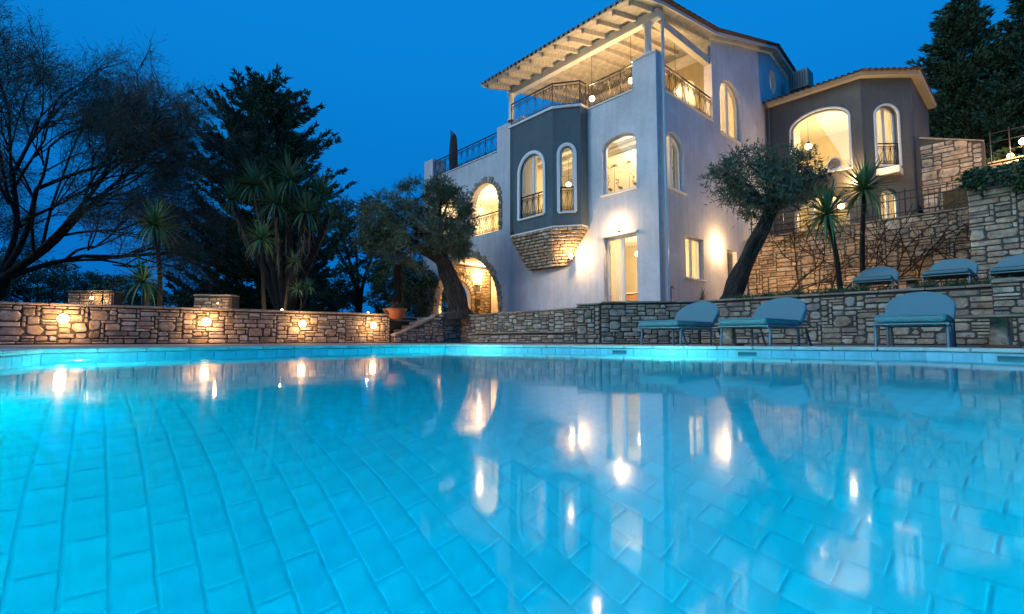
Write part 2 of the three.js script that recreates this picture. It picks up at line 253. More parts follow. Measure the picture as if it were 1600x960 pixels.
poolLight(0, 0.05, 'underwater light near the left pool corner below the lamp wall', 5);
poolLight(4, 0.45, 'underwater light in the near pool wall behind the viewer', 10);
poolLight(5, 0.45, 'underwater light in the near pool wall to the left of the viewer', 6);
poolLight(3, 0.40, 'underwater light in the right-hand pool wall out of the picture', 20);

// ---------------------------------------------------------------- ground and terraces
const inner = offset(poolPts, 0.28), notch = [-8.55, -7.35];
structure('pool_deck', slab([[-7.5, 60], [-7.5, 5.1], [-8.6, 5.1], [-8.6, 2.9], [-7.2, 2.9], [-7.2, 2.1], [-1, 2.1], [1.7, 0.8], [30, 0.5], [30, 60]], 0.02, 0.185, [inner]), M.paving);
structure('ground', slab([[-450, 450], [-450, -450], [450, -450], [450, 450]], -0.2, 0.0, [offset(poolPts, 0.29)]), M.ground);
structure('terrace_garden', slab([[-90, 60], [-90, -60], [-13.6, -60], [-13.6, 2.0], [-7.5, 2.0], [-7.5, 2.95], [-8.55, 2.95], [-8.55, 5.05], [-7.55, 5.05], [-7.55, 60]], 0.01, 1.0), M.ground);
structure('terrace_front', slab([[-13.6, 2.6], [-13.6, 0.05], [-0.95, 0.05], [-0.95, 2.0], [-7.1, 2.0], [-7.1, 2.9], [-8.5, 2.9], [-8.5, 2.6]], 0.9, 1.17), M.paving);
structure('terrace_side', slab([[-0.94, 0.04], [-0.94, 2.45], [-0.45, 2.25], [1.6, 0.72], [3.2, 0.5], [20, 0.45], [20, 0.04]], 0.1, 1.2), M.ground);
{ // the lawn behind the loungers climbs gently to the high wall
  const s = new THREE.Shape(); s.moveTo(0.0, 0.1); s.lineTo(0.0, 1.22); s.lineTo(2.4, 1.42); s.lineTo(8, 1.55); s.lineTo(8, 0.1); s.closePath();
  structure('terrace_upper', new THREE.ExtrudeGeometry(s, { depth: 20, bevelEnabled: false }).rotateY(PI / 2).translate(0.02, 0, 0.03), M.ground);
}
structure('hillside', slab([[0.03, -6.75], [0.03, -9], [0.05, -60], [60, -60], [60, -3.8], [6.75, -3.8], [6.75, -6.75]], 0.1, 4.0), M.ground);
structure('hillside_upper', slab([[5.2, -10.4], [5.2, -60], [70, -60], [70, -9.4], [6.9, -9.4]], 3.9, 5.7), M.ground);

// ---------------------------------------------------------------- stone walls
const lampWall = stoneWall('long rubble stone wall with four round lamps along the far side of the pool', [-7.4, 16.6], [-7.4, 5.05], DECK, (u) => 0.86 + 0.006 * u, 0.4, { seed: 3, big: 0.26, capH: 0.055 });
stoneWall('stone parapet with sloping coping beside the garden steps', [-7.2, 5.0], [-7.2, 2.22], DECK, (u) => Math.min(1.0, 0.24 + Math.max(0, u - 0.15) * 0.43), 0.26, { seed: 9, steps: 18, capH: 0.07 });
stoneWall('stone retaining wall below the house terrace with a stone bench at its foot', [-7.3, 2.2], [-1.05, 2.2], DECK, (u) => 0.97 + 0.004 * u, 0.3, { seed: 13, big: 0.14, cu: 0.08 });
{ const b = stoneWall('low stone bench built along the retaining wall', [-5.9, 2.66], [-1.03, 2.66], DECK, 0.30, 0.42, { seed: 17, big: 0.06, end: true, name: 'stone_bench' }); b.w.userData.category = 'stone bench'; }
stoneWall('short angled stone wall joining the bench wall and the lounger wall', [-1.02, 2.72], [-0.37, 2.5], DECK, 1.06, 0.3, { seed: 21, big: 0.1 });
stoneWall('stone retaining wall behind the leftmost lounger', [-0.35, 2.5], [1.7, 0.93], DECK, 1.09, 0.3, { seed: 25, big: 0.14 });
stoneWall('stone retaining wall behind the two loungers by the round table', [1.72, 0.93], [7.36, 0.62], DECK, 1.09, 0.3, { seed: 29, big: 0.2 });
stoneWall('stone end pier of the lounger wall beside the round table', [7.3, 1.02], [9.4, 1.0], DECK, 1.12, 0.4, { seed: 33, big: 0.15, capH: 0.07 });
stoneWall('high warm-lit rubble wall hung with bare creepers below the house wing', [0.06, -6.45], [6.7, -6.45], 1.4, 2.82, 0.3, { seed: 37, cu: 0.105, cv: 0.085, big: 0.12, gap: 0.022, capH: 0.05 });
stoneWall('tall pale stone wall overgrown with ivy at the right edge', [6.7, -3.7], [9.6, -3.4], 1.3, 3.15, 0.4, { seed: 41, cu: 0.1, cv: 0.075, big: 0.08, gap: 0.022 });
stoneWall('sloping stone wall joined to the right end of the house wing', [5.0, -10.2], [6.75, -10.2], 4.0, (u) => 3.88 - 0.36 * u, 0.4, { seed: 45, cu: 0.12, cv: 0.085, big: 0.1, gap: 0.022, steps: 6 });
stoneWall('orange-lit stone wall below the garden fence at the upper right', [6.85, -9.2], [9.6, -9.0], 4.0, 2.15, 0.3, { seed: 49, cu: 0.12, cv: 0.085, big: 0.1, gap: 0.022 });
stoneWall('stone wall on the far side of the garden steps', [-8.62, 5.0], [-8.62, 2.75], DECK, 0.92, 0.25, { seed: 57, big: 0.2 });
{ // garden steps
  const s = thing('garden_steps', 'stone garden steps climbing from the deck to the house terrace', 'steps', [-8, 0.2, 4]);
  for (let k = 0; k < 6; k++) part(s, 'step', rbx(-8.5, -7.47, 0.18, 0.2 + (k + 1) * 0.155, 4.95 - k * 0.33 - 0.36, 4.95 - k * 0.33, 0.015), M.paving);
}
// four round lamps sunk in the long wall
[13.37, 10.55, 8.05, 5.75].forEach((z, k) => {
  const y = 0.775, x = -7.37, o = thing('wall_lamp', ['round wall lamp nearest the left edge on the long stone wall', 'round wall lamp second from the left on the long stone wall', 'round wall lamp third from the left on the long stone wall', 'round wall lamp nearest the garden steps on the long stone wall'][k], 'wall lamp', [x, y, z], 'round lamps on the long stone wall');
  part(o, 'housing', new THREE.CylinderGeometry(0.06, 0.08, 0.14, 20).rotateZ(-PI / 2).translate(x + 0.07, y, z), M.mortar);
  part(o, 'bulb', new THREE.SphereGeometry(0.105, 18, 12).scale(0.7, 1, 1).translate(x + 0.16, y, z), lampGlow);
  lampLight(o, x + 0.16, y, z, AMBER, 3.0, 4);
});
// ---------------------------------------------------------------- the villa
const villa = thing('villa', 'three-storey white and grey stucco villa with lit arched windows above the pool', 'house', [-5, 1.17, -5]);
const FR = frame(0, 0, 0, 1, 0), SD = frame(0, 0, 0, 0, -1);           // front: u = x; side: u = -z
function arch(K, u0, u1, v0, vs, va) { const s = new K(); s.moveTo(u0, v0); s.lineTo(u1, v0); s.lineTo(u1, vs); if (va > vs) s.absellipse((u0 + u1) / 2, vs, (u1 - u0) / 2, va - vs, 0, PI, false); else s.lineTo(u0, vs); s.closePath(); return s; }
function wall(name, F, outline, holes, t, mat, parent = villa) {
  const s = new THREE.Shape(); outline.forEach(([u, v], i) => (i ? s.lineTo(u, v) : s.moveTo(u, v))); s.closePath(); s.holes = holes.map((h) => (h.isPath || h instanceof THREE.Path ? h : arch(THREE.Path, ...h)));
  return part(parent, name, placed(new THREE.ExtrudeGeometry(s, { depth: t, bevelEnabled: false, curveSegments: 20 }).translate(0, 0, -t), F), mat);
}
// window or glazed door: frame, bars, panes, sill and moulded surround, set back by n0
function glazing(parent, name, F, [u0, u1, v0, vs, va], o = {}) {
  const { n0 = -0.16, w = 0.06, leaves = 1, sill = true, surround = 0, rail, mat = M.white, bars = [], sillMat } = o, g = sub(parent, name), d = 0.06;
  const ringShape = (a, b) => { const s = arch(THREE.Shape, ...a); s.holes.push(arch(THREE.Path, ...b)); return s; };
  const inset = (k) => [u0 + k, u1 - k, v0 + k, vs, va > vs ? va - k : vs];
  const hole = va > vs ? inset(w) : [u0 + w, u1 - w, v0 + w, vs - w, vs - w], ex = (s, dep, z) => placed(new THREE.ExtrudeGeometry(s, { depth: dep, bevelEnabled: true, bevelSize: 0.006, bevelThickness: 0.006, bevelSegments: 1, curveSegments: 18 }).translate(0, 0, z), F);
  part(g, 'frame', ex(ringShape([u0, u1, v0, vs, va], hole), d, n0), mat);
  const top = (u) => { const c = (u0 + u1) / 2, rx = (u1 - u0) / 2 - w; return va > vs ? vs + (va - vs - w) * Math.sqrt(Math.max(0, 1 - ((u - c) / rx) ** 2)) : vs - w; };
  for (let k = 1; k < leaves; k++) { const c = u0 + ((u1 - u0) * k) / leaves; part(g, 'mullion', placed(rbx(c - 0.055, c + 0.055, v0 + w, Math.min(top(c - 0.05), top(c + 0.05)), n0 - 0.004, n0 + d + 0.008, 0.01), F), mat); }
  for (const b of bars) part(g, 'transom', placed(rbx(u0 + w, u1 - w, b - 0.03, b + 0.03, n0 + 0.002, n0 + d - 0.006, 0.008), F), mat);
  part(g, 'pane', placed(new THREE.ShapeGeometry(arch(THREE.Shape, ...hole), 18).translate(0, 0, n0 + 0.03), F), M.glass);
  if (sill) part(g, 'sill', placed(rbx(u0 - 0.06, u1 + 0.06, v0 - 0.06, v0 - 0.002, n0 - 0.02, 0.07, 0.01), F), sillMat || M.white);
  if (surround) { const k = surround, c = (u0 + u1) / 2, sh = new THREE.Shape(); sh.moveTo(u0 - k, v0); sh.lineTo(u0 - 0.003, v0); sh.lineTo(u0 - 0.003, vs); for (let q = 0; q <= 20; q++) { const a = PI - (q / 20) * PI; sh.lineTo(c + ((u1 - u0) / 2 + 0.003) * Math.cos(a), vs + (va - vs + 0.003) * Math.sin(a)); } sh.lineTo(u1 + 0.003, v0); sh.lineTo(u1 + k, v0); for (let q = 0; q <= 20; q++) { const a = (q / 20) * PI; sh.lineTo(c + ((u1 - u0) / 2 + k) * Math.cos(a), vs + (va - vs + k) * Math.sin(a)); } sh.closePath();
    part(g, 'surround', placed(new THREE.ExtrudeGeometry(sh, { depth: 0.04, bevelEnabled: true, bevelSize: 0.01, bevelThickness: 0.014, bevelSegments: 2 }).translate(0, 0, 0.004), F), M.white); }
  if (rail) railing(g, F, u0 + 0.02, u1 - 0.02, v0 + 0.02, rail, -0.05, 0.3);
  return g;
}
// wrought-iron railing with uprights, slanting bars and scrolls
const scrollGeo = (() => { const p = []; for (let k = 0; k <= 26; k++) { const t = k / 26, a = t * PI * 3.1, r = 0.066 * (1 - 0.72 * t); p.push(V(r * Math.cos(a) - 0.0, r * Math.sin(a), 0)); } return tube(p, 0.0075, 26, 4); })();
const uprightGeo = new THREE.BoxGeometry(0.018, 1, 0.018), slantCache = {};
function railing(parent, F, u0, u1, v0, h, n = 0, step = 0.42) {
  const put = (name, g, m) => piece(parent, name, g, M.iron, F.clone().multiply(m)), L = u1 - u0, k = Math.max(1, Math.round(L / step)), s = L / k, T = (x, y, sx = 1, sy = 1, rz = 0) => new THREE.Matrix4().compose(V(x, y, n), new THREE.Quaternion().setFromEuler(new THREE.Euler(0, 0, rz)), V(sx, sy, 1));
  for (const [y, r] of [[h, 0.026], [h * 0.87, 0.013], [h * 0.08, 0.014]]) put('rail', new THREE.BoxGeometry(L + 0.02, r * 1.4, r * 1.6), T((u0 + u1) / 2, v0 + y));
  const key = (s / 2).toFixed(3) + h, dl = Math.hypot(s / 2, h * 0.79), sg = slantCache[key] || (slantCache[key] = new THREE.BoxGeometry(0.012, dl, 0.012)), an = Math.atan2(s / 2, h * 0.79), q = Math.min(1, s / 0.4);
  for (let i = 0; i <= k; i++) put('upright', uprightGeo, T(u0 + i * s, v0 + h / 2, i % 3 ? 0.8 : 1.5, i % 3 ? h * 0.9 : h));
  for (let i = 0; i < k; i++) { const c = u0 + (i + 0.5) * s;
    put('slanting_bar', sg, T(c - s / 4, v0 + h * 0.475, 1, 1, an)); put('slanting_bar', sg, T(c + s / 4, v0 + h * 0.475, 1, 1, -an));
    for (const e of [-1, 1]) { put('scroll', scrollGeo, T(c + e * 0.085 * q, v0 + h * 0.775, e * q, 1)); put('scroll', scrollGeo, T(c + e * (s / 2 - 0.085 * q), v0 + h * 0.18, -e * q, -1)); } }
}
// ring of rough stones round an arch
function voussoirs(parent, F, cu, cv, rx, ry, depth, n, seed, mats = M.stones, a0 = 0, a1 = PI, n0 = 0) {
  const r = rng(seed), g = sub(parent, 'stone_arch');
  for (let i = 0; i < n; i++) { const a = a0 + ((a1 - a0) * (i + 0.5)) / n, wdt = ((a1 - a0) / n) * (rx + ry) / 2 - 0.014, len = depth * (0.85 + 0.45 * r()), st = stoneGeo(wdt * 1.04, len, r, 0.03 + 0.02 * r());
    const x = cu + (rx + len / 2) * Math.cos(a), y = cv + (ry + len / 2) * Math.sin(a);
    piece(g, 'stone', st, mats[Math.floor(r() * mats.length)], F.clone().multiply(new THREE.Matrix4().makeRotationZ(a - PI / 2).setPosition(x, y, n0 + 0.012))); }
  return g;
}
function quoins(parent, F, u, v0, v1, seed, w = 0.22) { const r = rng(seed), g = sub(parent, 'stone_quoin'); let v = v0; while (v < v1) { const h = 0.14 + 0.12 * r(), ww = w * (0.8 + 0.5 * r()); piece(g, 'stone', stoneGeo(ww, h - 0.016, r, 0.03), M.stones[Math.floor(r() * 7)], F.clone().multiply(new THREE.Matrix4().makeTranslation(u, v + h / 2, 0.012))); v += h; } }

const A1 = [-12.30, -7.52, 1.0, 1.62, 4.04], A2 = [-9.42, -7.5, 4.88, 6.14, 7.1], A3 = [-12.3, -10.4, 4.88, 6.14, 7.1];
const W1 = [-2.1, -0.77, 5.2, 6.78, 7.12], DR = [-2.1, -0.8, 1.2, 3.72, 3.72];
wall('front_wall', FR, [[-13.25, 0.9], [-0.001, 0.9], [-0.001, 8.26], [-0.85, 8.40], [-6.0, 8.40], [-6.0, 9.33], [-7.6, 9.33], [-7.6, 8.28], [-12.5, 8.28], [-12.5, 9.35], [-13.25, 9.35]], [A1, A2, A3, W1, DR, [-5.5, -3.0, 4.5, 7.65, 7.65]], 0.3, M.stucco);
part(villa, 'corner_pillar', bx(-0.86, 0.003, 8.27, 9.36, -0.45, 0.004), M.stucco);
part(villa, 'pillar_cap', rbx(-0.9, 0.045, 9.36, 9.41, -0.49, 0.045, 0.012), M.white);
part(villa, 'terrace_pier', bx(-13.252, -12.498, 8.0, 9.352, -0.8, -0.302), M.stucco);
part(villa, 'terrace_pier', bx(-7.602, -6.0, 8.0, 9.332, -0.6, -0.302), M.stucco);
const W2 = [0.44, 1.66, 5.14, 6.45, 7.02], W3 = [4.5, 6.38, 8.08, 9.55, 10.34], W4 = [1.62, 2.88, 2.34, 3.75, 3.75], W5 = [4.75, 5.6, 1.5, 3.66, 3.66];
const oval = (() => { const s = new THREE.Path(); s.absellipse(9.97, 12.0, 0.36, 0.54, 0, PI * 2, false); return s; })();
wall('side_wall', SD, [[0.301, 0.9], [13, 0.9], [13, 12.66], [9.75, 13.24], [3.88, 11.33], [3.88, 8.24], [0.301, 8.24]], [W2, W3, W4, W5, oval], 0.3, M.stucco);
const LS = frame(-13.25, 0, -13, 0, 1);                                   // left end wall, seen from inside the porch through the arch
wall('left_wall', LS, [[0, 0.9], [12.69, 0.9], [12.69, 8.28], [0, 8.28]], [[10.2, 12.1, 1.0, 2.5, 3.42]], 0.3, M.stucco);
wall('back_wall', frame(0, 0, -13, -1, 0), [[0.01, 0.9], [13.24, 0.9], [13.24, 8.2], [6.9, 8.2], [6.9, 12.5], [0.01, 12.5]], [], 0.3, M.stucco);
wall('upper_wall', frame(0, 0, -4, 1, 0), [[-6.8, 8.1], [-0.31, 8.1], [-0.31, 11.3], [-6.8, 11.3]], [[-1.75, -0.72, 8.12, 9.9, 10.36]], 0.25, S([0.42, 0.36, 0.20], { map: stuccoMap, roughness: 0.9 }));
wall('upper_wall', frame(-6.8, 0, -13, 0, 1), [[0, 8.1], [8.74, 8.1], [8.74, 11.3], [3, 13.1], [0, 12.5]], [], 0.25, M.stucco);
glazing(villa, 'balcony_door', frame(0, 0, -4, 1, 0), [-1.75, -0.72, 8.12, 9.9, 10.36], { leaves: 2, sill: false });
// floors, ceilings and inner walls
part(villa, 'ground_floor', bx(-13, -0.3, 1.0, 1.2, -12.6, -0.31), M.floorWood);
part(villa, 'middle_floor', bx(-12.94, -0.305, 4.3, 4.55, -12.6, -0.305), M.ceiling);
part(villa, 'terrace_slab', bx(-12.94, -0.305, 7.75, 8.05, -12.6, -0.305), M.ceiling);
part(villa, 'inner_wall', bx(-6.8, -6.6, 1.2, 7.75, -6, -0.31), M.inside);
part(villa, 'inner_wall', bx(-6.59, -0.31, 1.2, 4.3, -5.0, -4.8), M.inside);
part(villa, 'inner_wall', bx(-6.59, -0.31, 4.55, 7.75, -5.0, -4.8), M.inside);
part(villa, 'porch_back_wall', bx(-12.94, -6.81, 1.2, 7.75, -4.4, -4.2), M.inside);
part(villa, 'upper_inner_wall', bx(-6.5, -0.31, 8.06, 11.4, -8.2, -8.0), M.inside);
part(villa, 'upper_ceiling', bx(-6.5, -0.31, 11.0, 11.1, -7.99, -4.26), M.ceiling);
for (let k = 0; k < 6; k++) part(villa, 'ceiling_beam', bx(-6.5, -0.4, 7.58, 7.74, -0.9 - k * 0.65, -0.78 - k * 0.65), M.whiteWood);
part(villa, 'kitchen_counter', bx(-4.5, -0.5, 1.2, 2.15, -4.2, -3.6), S([0.45, 0.25, 0.10], { map: woodMap }));
part(villa, 'counter_top', rbx(-4.55, -0.45, 2.152, 2.2, -4.22, -3.55, 0.01), M.white);
// windows of the front and the side
glazing(villa, 'window', FR, W1, { n0: -0.2 });
glazing(villa, 'glazed_door', FR, DR, { leaves: 2, sill: false, w: 0.075, n0: -0.24 });
part(villa, 'door_head', rbx(-2.14, -0.76, 3.725, 3.80, -0.05, 0.05, 0.01), M.white);
glazing(villa, 'window', SD, W2, { leaves: 2, n0: -0.2 });
glazing(villa, 'window', SD, W3, { leaves: 2, n0: -0.2 });
glazing(villa, 'window', SD, W4, { leaves: 2, n0: -0.2 });
glazing(villa, 'window', SD, W5, { leaves: 1, n0: -0.2 });
{ const g = sub(villa, 'oval_window'), ring = new THREE.Shape(); ring.absellipse(9.97, 12.0, 0.36, 0.54, 0, PI * 2, false); const hole = new THREE.Path(); hole.absellipse(9.97, 12.0, 0.3, 0.48, 0, PI * 2, false); const pane = new THREE.Shape(); pane.absellipse(9.97, 12.0, 0.3, 0.48, 0, PI * 2, false); ring.holes.push(hole);
  part(g, 'frame', placed(new THREE.ExtrudeGeometry(ring, { depth: 0.07, bevelEnabled: false, curveSegments: 24 }).translate(0, 0, -0.22), SD), M.white);
  part(g, 'pane', placed(new THREE.ShapeGeometry(pane, 24).translate(0, 0, -0.19), SD), M.glass); }
// partition behind the front window, papered with palms and herons
{ part(villa, 'inner_partition', bx(-3.5, -0.31, 4.56, 7.12, -1.6, -1.5), M.inside);
  const c = document.createElement('canvas'); c.width = 1024; c.height = 520; const x = c.getContext('2d'), r = rng(4); x.fillStyle = '#f4ead0'; x.fillRect(0, 0, 1024, 520); const ink = (a) => `rgba(52,48,44,${a})`;
  for (let k = 0; k < 6; k++) { const px = 60 + k * 175 + r() * 50, top = 60 + r() * 120; x.strokeStyle = ink(0.7); x.lineWidth = 6; x.beginPath(); x.moveTo(px, 520); x.quadraticCurveTo(px + 18, 320, px + 6, top); x.stroke(); x.lineWidth = 4;
    for (let q = 0; q < 18; q++) { const a = -PI * 1.1 + (q / 17) * PI * 1.2, l = 48 + r() * 30; x.beginPath(); x.moveTo(px + 6, top); x.quadraticCurveTo(px + 6 + Math.cos(a) * l * 0.7, top + Math.sin(a) * l * 0.7 - 8, px + 6 + Math.cos(a) * l, top + Math.sin(a) * l * 0.6 + 24); x.stroke(); }
    for (let q = 0; q < 5; q++) { x.fillStyle = ink(0.5); x.beginPath(); x.ellipse(px + 20 + r() * 60, 200 + r() * 180, 7, 13, r() * 3, 0, PI * 2); x.fill(); }
    const hx = px + 92, hy = 380 + r() * 40; x.fillStyle = ink(0.68); x.beginPath(); x.ellipse(hx, hy, 36, 17, 0.5, 0, PI * 2); x.fill(); x.lineWidth = 7; x.beginPath(); x.moveTo(hx - 24, hy - 12); x.bezierCurveTo(hx - 60, hy - 46, hx - 8, hy - 70, hx - 30, hy - 108); x.stroke(); x.lineWidth = 3; x.beginPath(); x.moveTo(hx - 30, hy - 108); x.lineTo(hx - 56, hy - 98); x.moveTo(hx + 2, hy + 12); x.lineTo(hx, hy + 92); x.moveTo(hx + 12, hy + 12); x.lineTo(hx + 14, hy + 92); x.stroke(); }
  const t = new THREE.CanvasTexture(c); t.colorSpace = THREE.SRGBColorSpace;
  part(villa, 'heron_wallpaper', new THREE.PlaneGeometry(3.15, 1.6).translate(-1.9, 6.3, -1.494), S([0.95, 0.93, 0.9], { map: t, roughness: 0.9 })); }
// curtains drawn to the sides of the windows
function curtain(F, u0, u1, v0, v1, n, mat) { const g = new THREE.PlaneGeometry(u1 - u0, v1 - v0, 28, 1), q = g.attributes.position; for (let i = 0; i < q.count; i++) q.setZ(i, 0.035 * Math.sin((q.getX(i) / (u1 - u0)) * 26) + 0.012 * Math.sin(q.getX(i) * 61)); g.computeVertexNormals(); part(villa, 'curtain', placed(g.translate((u0 + u1) / 2, (v0 + v1) / 2, n), F), mat); }
const drape = P([0.80, 0.75, 0.66], { roughness: 1, transmission: 0.4, thickness: 0 });
curtain(SD, 1.2, 1.75, 4.6, 7.3, -0.5, drape); curtain(SD, 5.7, 6.5, 8.1, 10.5, -0.5, drape); curtain(FR, -2.2, -1.75, 1.25, 3.9, -0.55, drape); curtain(SD, 1.55, 2.0, 1.3, 3.9, -0.5, drape);

// bay on its stone corbel
const BAY = [[-5.74, 0.95], [-3.53, 0.95], [-2.73, 0.39]], chL = Math.hypot(0.8, 0.56), BF = frame(-5.74, 0, 0.95, 1, 0), BC = frame(-3.53, 0, 0.95, 0.8 / chL, -0.56 / chL), BS = frame(-2.73, 0, 0.39, 0, -1), BL = frame(-5.74, 0, 0, 0, 1);
const WB = [0.56, 1.78, 4.76, 6.45, 7.08], WC = [0.25, 0.74, 4.72, 6.75, 7.05];
wall('bay_wall', BF, [[0, 4.25], [2.21, 4.25], [2.21, 8.42], [0, 8.42]], [WB], 0.2, M.greyStucco);
wall('bay_wall', BC, [[0, 4.25], [chL, 4.25], [chL, 8.42], [0, 8.42]], [WC], 0.2, M.greyStucco);
wall('bay_wall', BS, [[0, 4.25], [0.388, 4.25], [0.388, 8.42], [0, 8.42]], [], 0.2, M.greyStucco);
wall('bay_wall', BL, [[0.002, 4.25], [0.95, 4.25], [0.95, 8.42], [0.002, 8.42]], [], 0.2, M.greyStucco);
curtain(BF, 0.35, 0.8, 4.4, 7.4, -0.4, drape);
glazing(villa, 'bay_window', BF, WB, { leaves: 2, n0: -0.15, surround: 0.1, rail: 0.8 });
glazing(villa, 'bay_window', BC, WC, { leaves: 1, n0: -0.15, surround: 0.09, rail: 0.85 });
part(villa, 'balcony_slab', slab([[-5.8, 0.003], [-5.8, 1.0], [-3.5, 1.0], [-2.68, 0.42], [-2.68, 0.003]], 8.424, 8.5), M.white);
part(villa, 'bay_floor', slab([[-5.735, 0.003], [-5.735, 0.945], [-3.535, 0.945], [-2.735, 0.385], [-2.735, 0.003]], 4.2, 4.32), M.ceiling);
part(villa, 'parapet_cap', rbx(-2.67, -0.86, 8.402, 8.45, -0.33, 0.04, 0.01), M.white);
part(villa, 'parapet_cap', rbx(-0.33, 0.05, 8.242, 8.29, -3.87, -0.46, 0.01), M.white);
part(villa, 'parapet_cap', rbx(-12.5, -7.61, 8.282, 8.33, -0.33, 0.04, 0.01), M.white);
{ // corbel: courses of rough brick-sized stones on a tapering core
  const top = [[-5.76, 0], [-5.76, 0.97], [-3.52, 0.97], [-2.71, 0.40], [-2.71, 0]], bot = [[-5.5, 0], [-5.5, 0.25], [-4.1, 0.25], [-3.72, 0.1], [-3.72, 0]], y1 = 4.2, y0 = 2.95, r = rng(61), g = sub(villa, 'corbel');
  const pos = [], idx = []; for (const [q, y] of [[bot, y0], [top, y1]]) for (const [x, z] of q) { const cx = -4.4, s = 0.985; pos.push(cx + (x - cx) * s, y, z * 0.97 - 0.012); }
  for (let i = 0; i < 4; i++) idx.push(i, i + 1, i + 6, i, i + 6, i + 5); idx.push(0, 2, 1, 0, 3, 2, 0, 4, 3, 5, 6, 7, 5, 7, 8, 5, 8, 9);
  const core = new THREE.BufferGeometry(); core.setAttribute('position', new THREE.Float32BufferAttribute(pos, 3)); core.setIndex(idx); const cg = core.toNonIndexed(); cg.computeVertexNormals(); cg.setAttribute('uv', new THREE.Float32BufferAttribute(new Float32Array(cg.attributes.position.count * 2), 2)); part(g, 'core', cg, M.mortar);
  const rows = 12, mix = (a, b, t) => [a[0] + (b[0] - a[0]) * t, a[1] + (b[1] - a[1]) * t];
  for (let e = 0; e < 4; e++) for (let j = 0; j < rows; j++) {
    const t = (j + 0.5) / rows, a = mix(bot[e], top[e], t), b = mix(bot[e + 1], top[e + 1], t), L = Math.hypot(b[0] - a[0], b[1] - a[1]); if (L < 0.06) continue;
    const h = (y1 - y0) / rows, y = y0 + (y1 - y0) * t, ux = (b[0] - a[0]) / L, uz = (b[1] - a[1]) / L, nn = Math.max(1, Math.round(L / (0.26 + 0.05 * r()))), F = frame(a[0], y, a[1], ux, uz); let u = 0; const shift = (j & 1) * 0.5;
    const cuts = [0]; for (let k = 1; k <= nn; k++) { const c = ((k - shift * 0.9 + (r() - 0.5) * 0.16) * L) / nn; if (c > 0.05 && c < L - 0.05) cuts.push(c); } cuts.push(L);
    for (let k = 0; k + 1 < cuts.length; k++) { const w = cuts[k + 1] - cuts[k]; piece(g, 'stone', stoneGeo(w - 0.014, h - 0.014, r, 0.026 + 0.016 * r()), M.stones[Math.floor(r() * 7)], F.clone().multiply(new THREE.Matrix4().makeTranslation(cuts[k] + w / 2, 0, 0.0))); } }
}
// railings of the balcony, the bay top and the terrace
{ const g = sub(villa, 'balcony_railing');
  railing(g, frame(-5.7, 0, 0.93, 1, 0), 0.02, 2.15, 8.5, 0.86); railing(g, BC, 0.0, chL, 8.5, 0.86, -0.04, 0.5); railing(g, BS, 0.03, 0.36, 8.5, 0.86, -0.04, 0.33); railing(g, FR, -2.68, -0.9, 8.45, 0.86, -0.04);
  const s = sub(villa, 'side_railing'); railing(s, SD, 0.5, 3.84, 8.29, 0.88, -0.06);
  const t = sub(villa, 'terrace_railing'); railing(t, FR, -12.45, -7.62, 8.33, 0.86, -0.1);
  const l = sub(villa, 'loggia_railing'); railing(l, FR, -9.4, -7.52, 4.9, 0.85, -0.12); railing(l, FR, -12.28, -10.42, 4.9, 0.85, -0.12); }
// stone dressings
voussoirs(villa, FR, -9.91, 1.62, 2.39, 2.42, 0.30, 34, 71); quoins(villa, FR, -12.45, 1.0, 1.62, 72); quoins(villa, FR, -7.37, 1.0, 1.62, 73);
voussoirs(villa, FR, -8.46, 6.14, 0.96, 0.96, 0.24, 16, 74); quoins(villa, FR, -7.37, 4.9, 6.14, 75); quoins(villa, FR, -9.55, 4.9, 6.14, 76, 0.18);
voussoirs(villa, FR, -11.35, 6.14, 0.95, 0.96, 0.24, 16, 77); quoins(villa, FR, -10.28, 4.9, 6.14, 78, 0.18); quoins(villa, FR, -13.1, 1.0, 4.2, 79);
{ // stone lining of the porch's end wall with its own arch
  const F = frame(-12.945, 1.2, -0.31, 0, -1), g = sub(villa, 'stone_lining');
  part(g, 'mortar_core', placed((() => { const s = new THREE.Shape(); s.moveTo(0, 0); s.lineTo(3.89, 0); s.lineTo(3.89, 3.09); s.lineTo(0, 3.09); s.closePath(); s.holes.push(arch(THREE.Path, 0.59, 2.49, 0.001, 1.3, 2.22)); return new THREE.ExtrudeGeometry(s, { depth: 0.02, bevelEnabled: false, curveSegments: 16 }); })(), F), M.mortar);
  rubble(g, F.clone().multiply(new THREE.Matrix4().makeTranslation(0, 0, 0.02)), 3.89, () => 3.0, { seed: 83, cu: 0.1, cv: 0.085, big: 0.06, skip: (u, v, w, h) => { const hw = 0.95 + 0.3, c = 1.54; const du = Math.abs(u - c) - w / 2; return v < 1.3 ? du < hw : (du / hw) ** 2 + ((v - h / 2 - 1.3) / 1.25) ** 2 < 1; } });
  voussoirs(g, F, 1.54, 1.3, 0.95, 0.92, 0.26, 18, 84, M.stones, 0, PI, 0.02); quoins(g, F.clone().multiply(new THREE.Matrix4().makeTranslation(0, 0, 0.02)), 0.46, 0.02, 1.3, 85); quoins(g, F.clone().multiply(new THREE.Matrix4().makeTranslation(0, 0, 0.02)), 2.62, 0.02, 1.3, 86); }

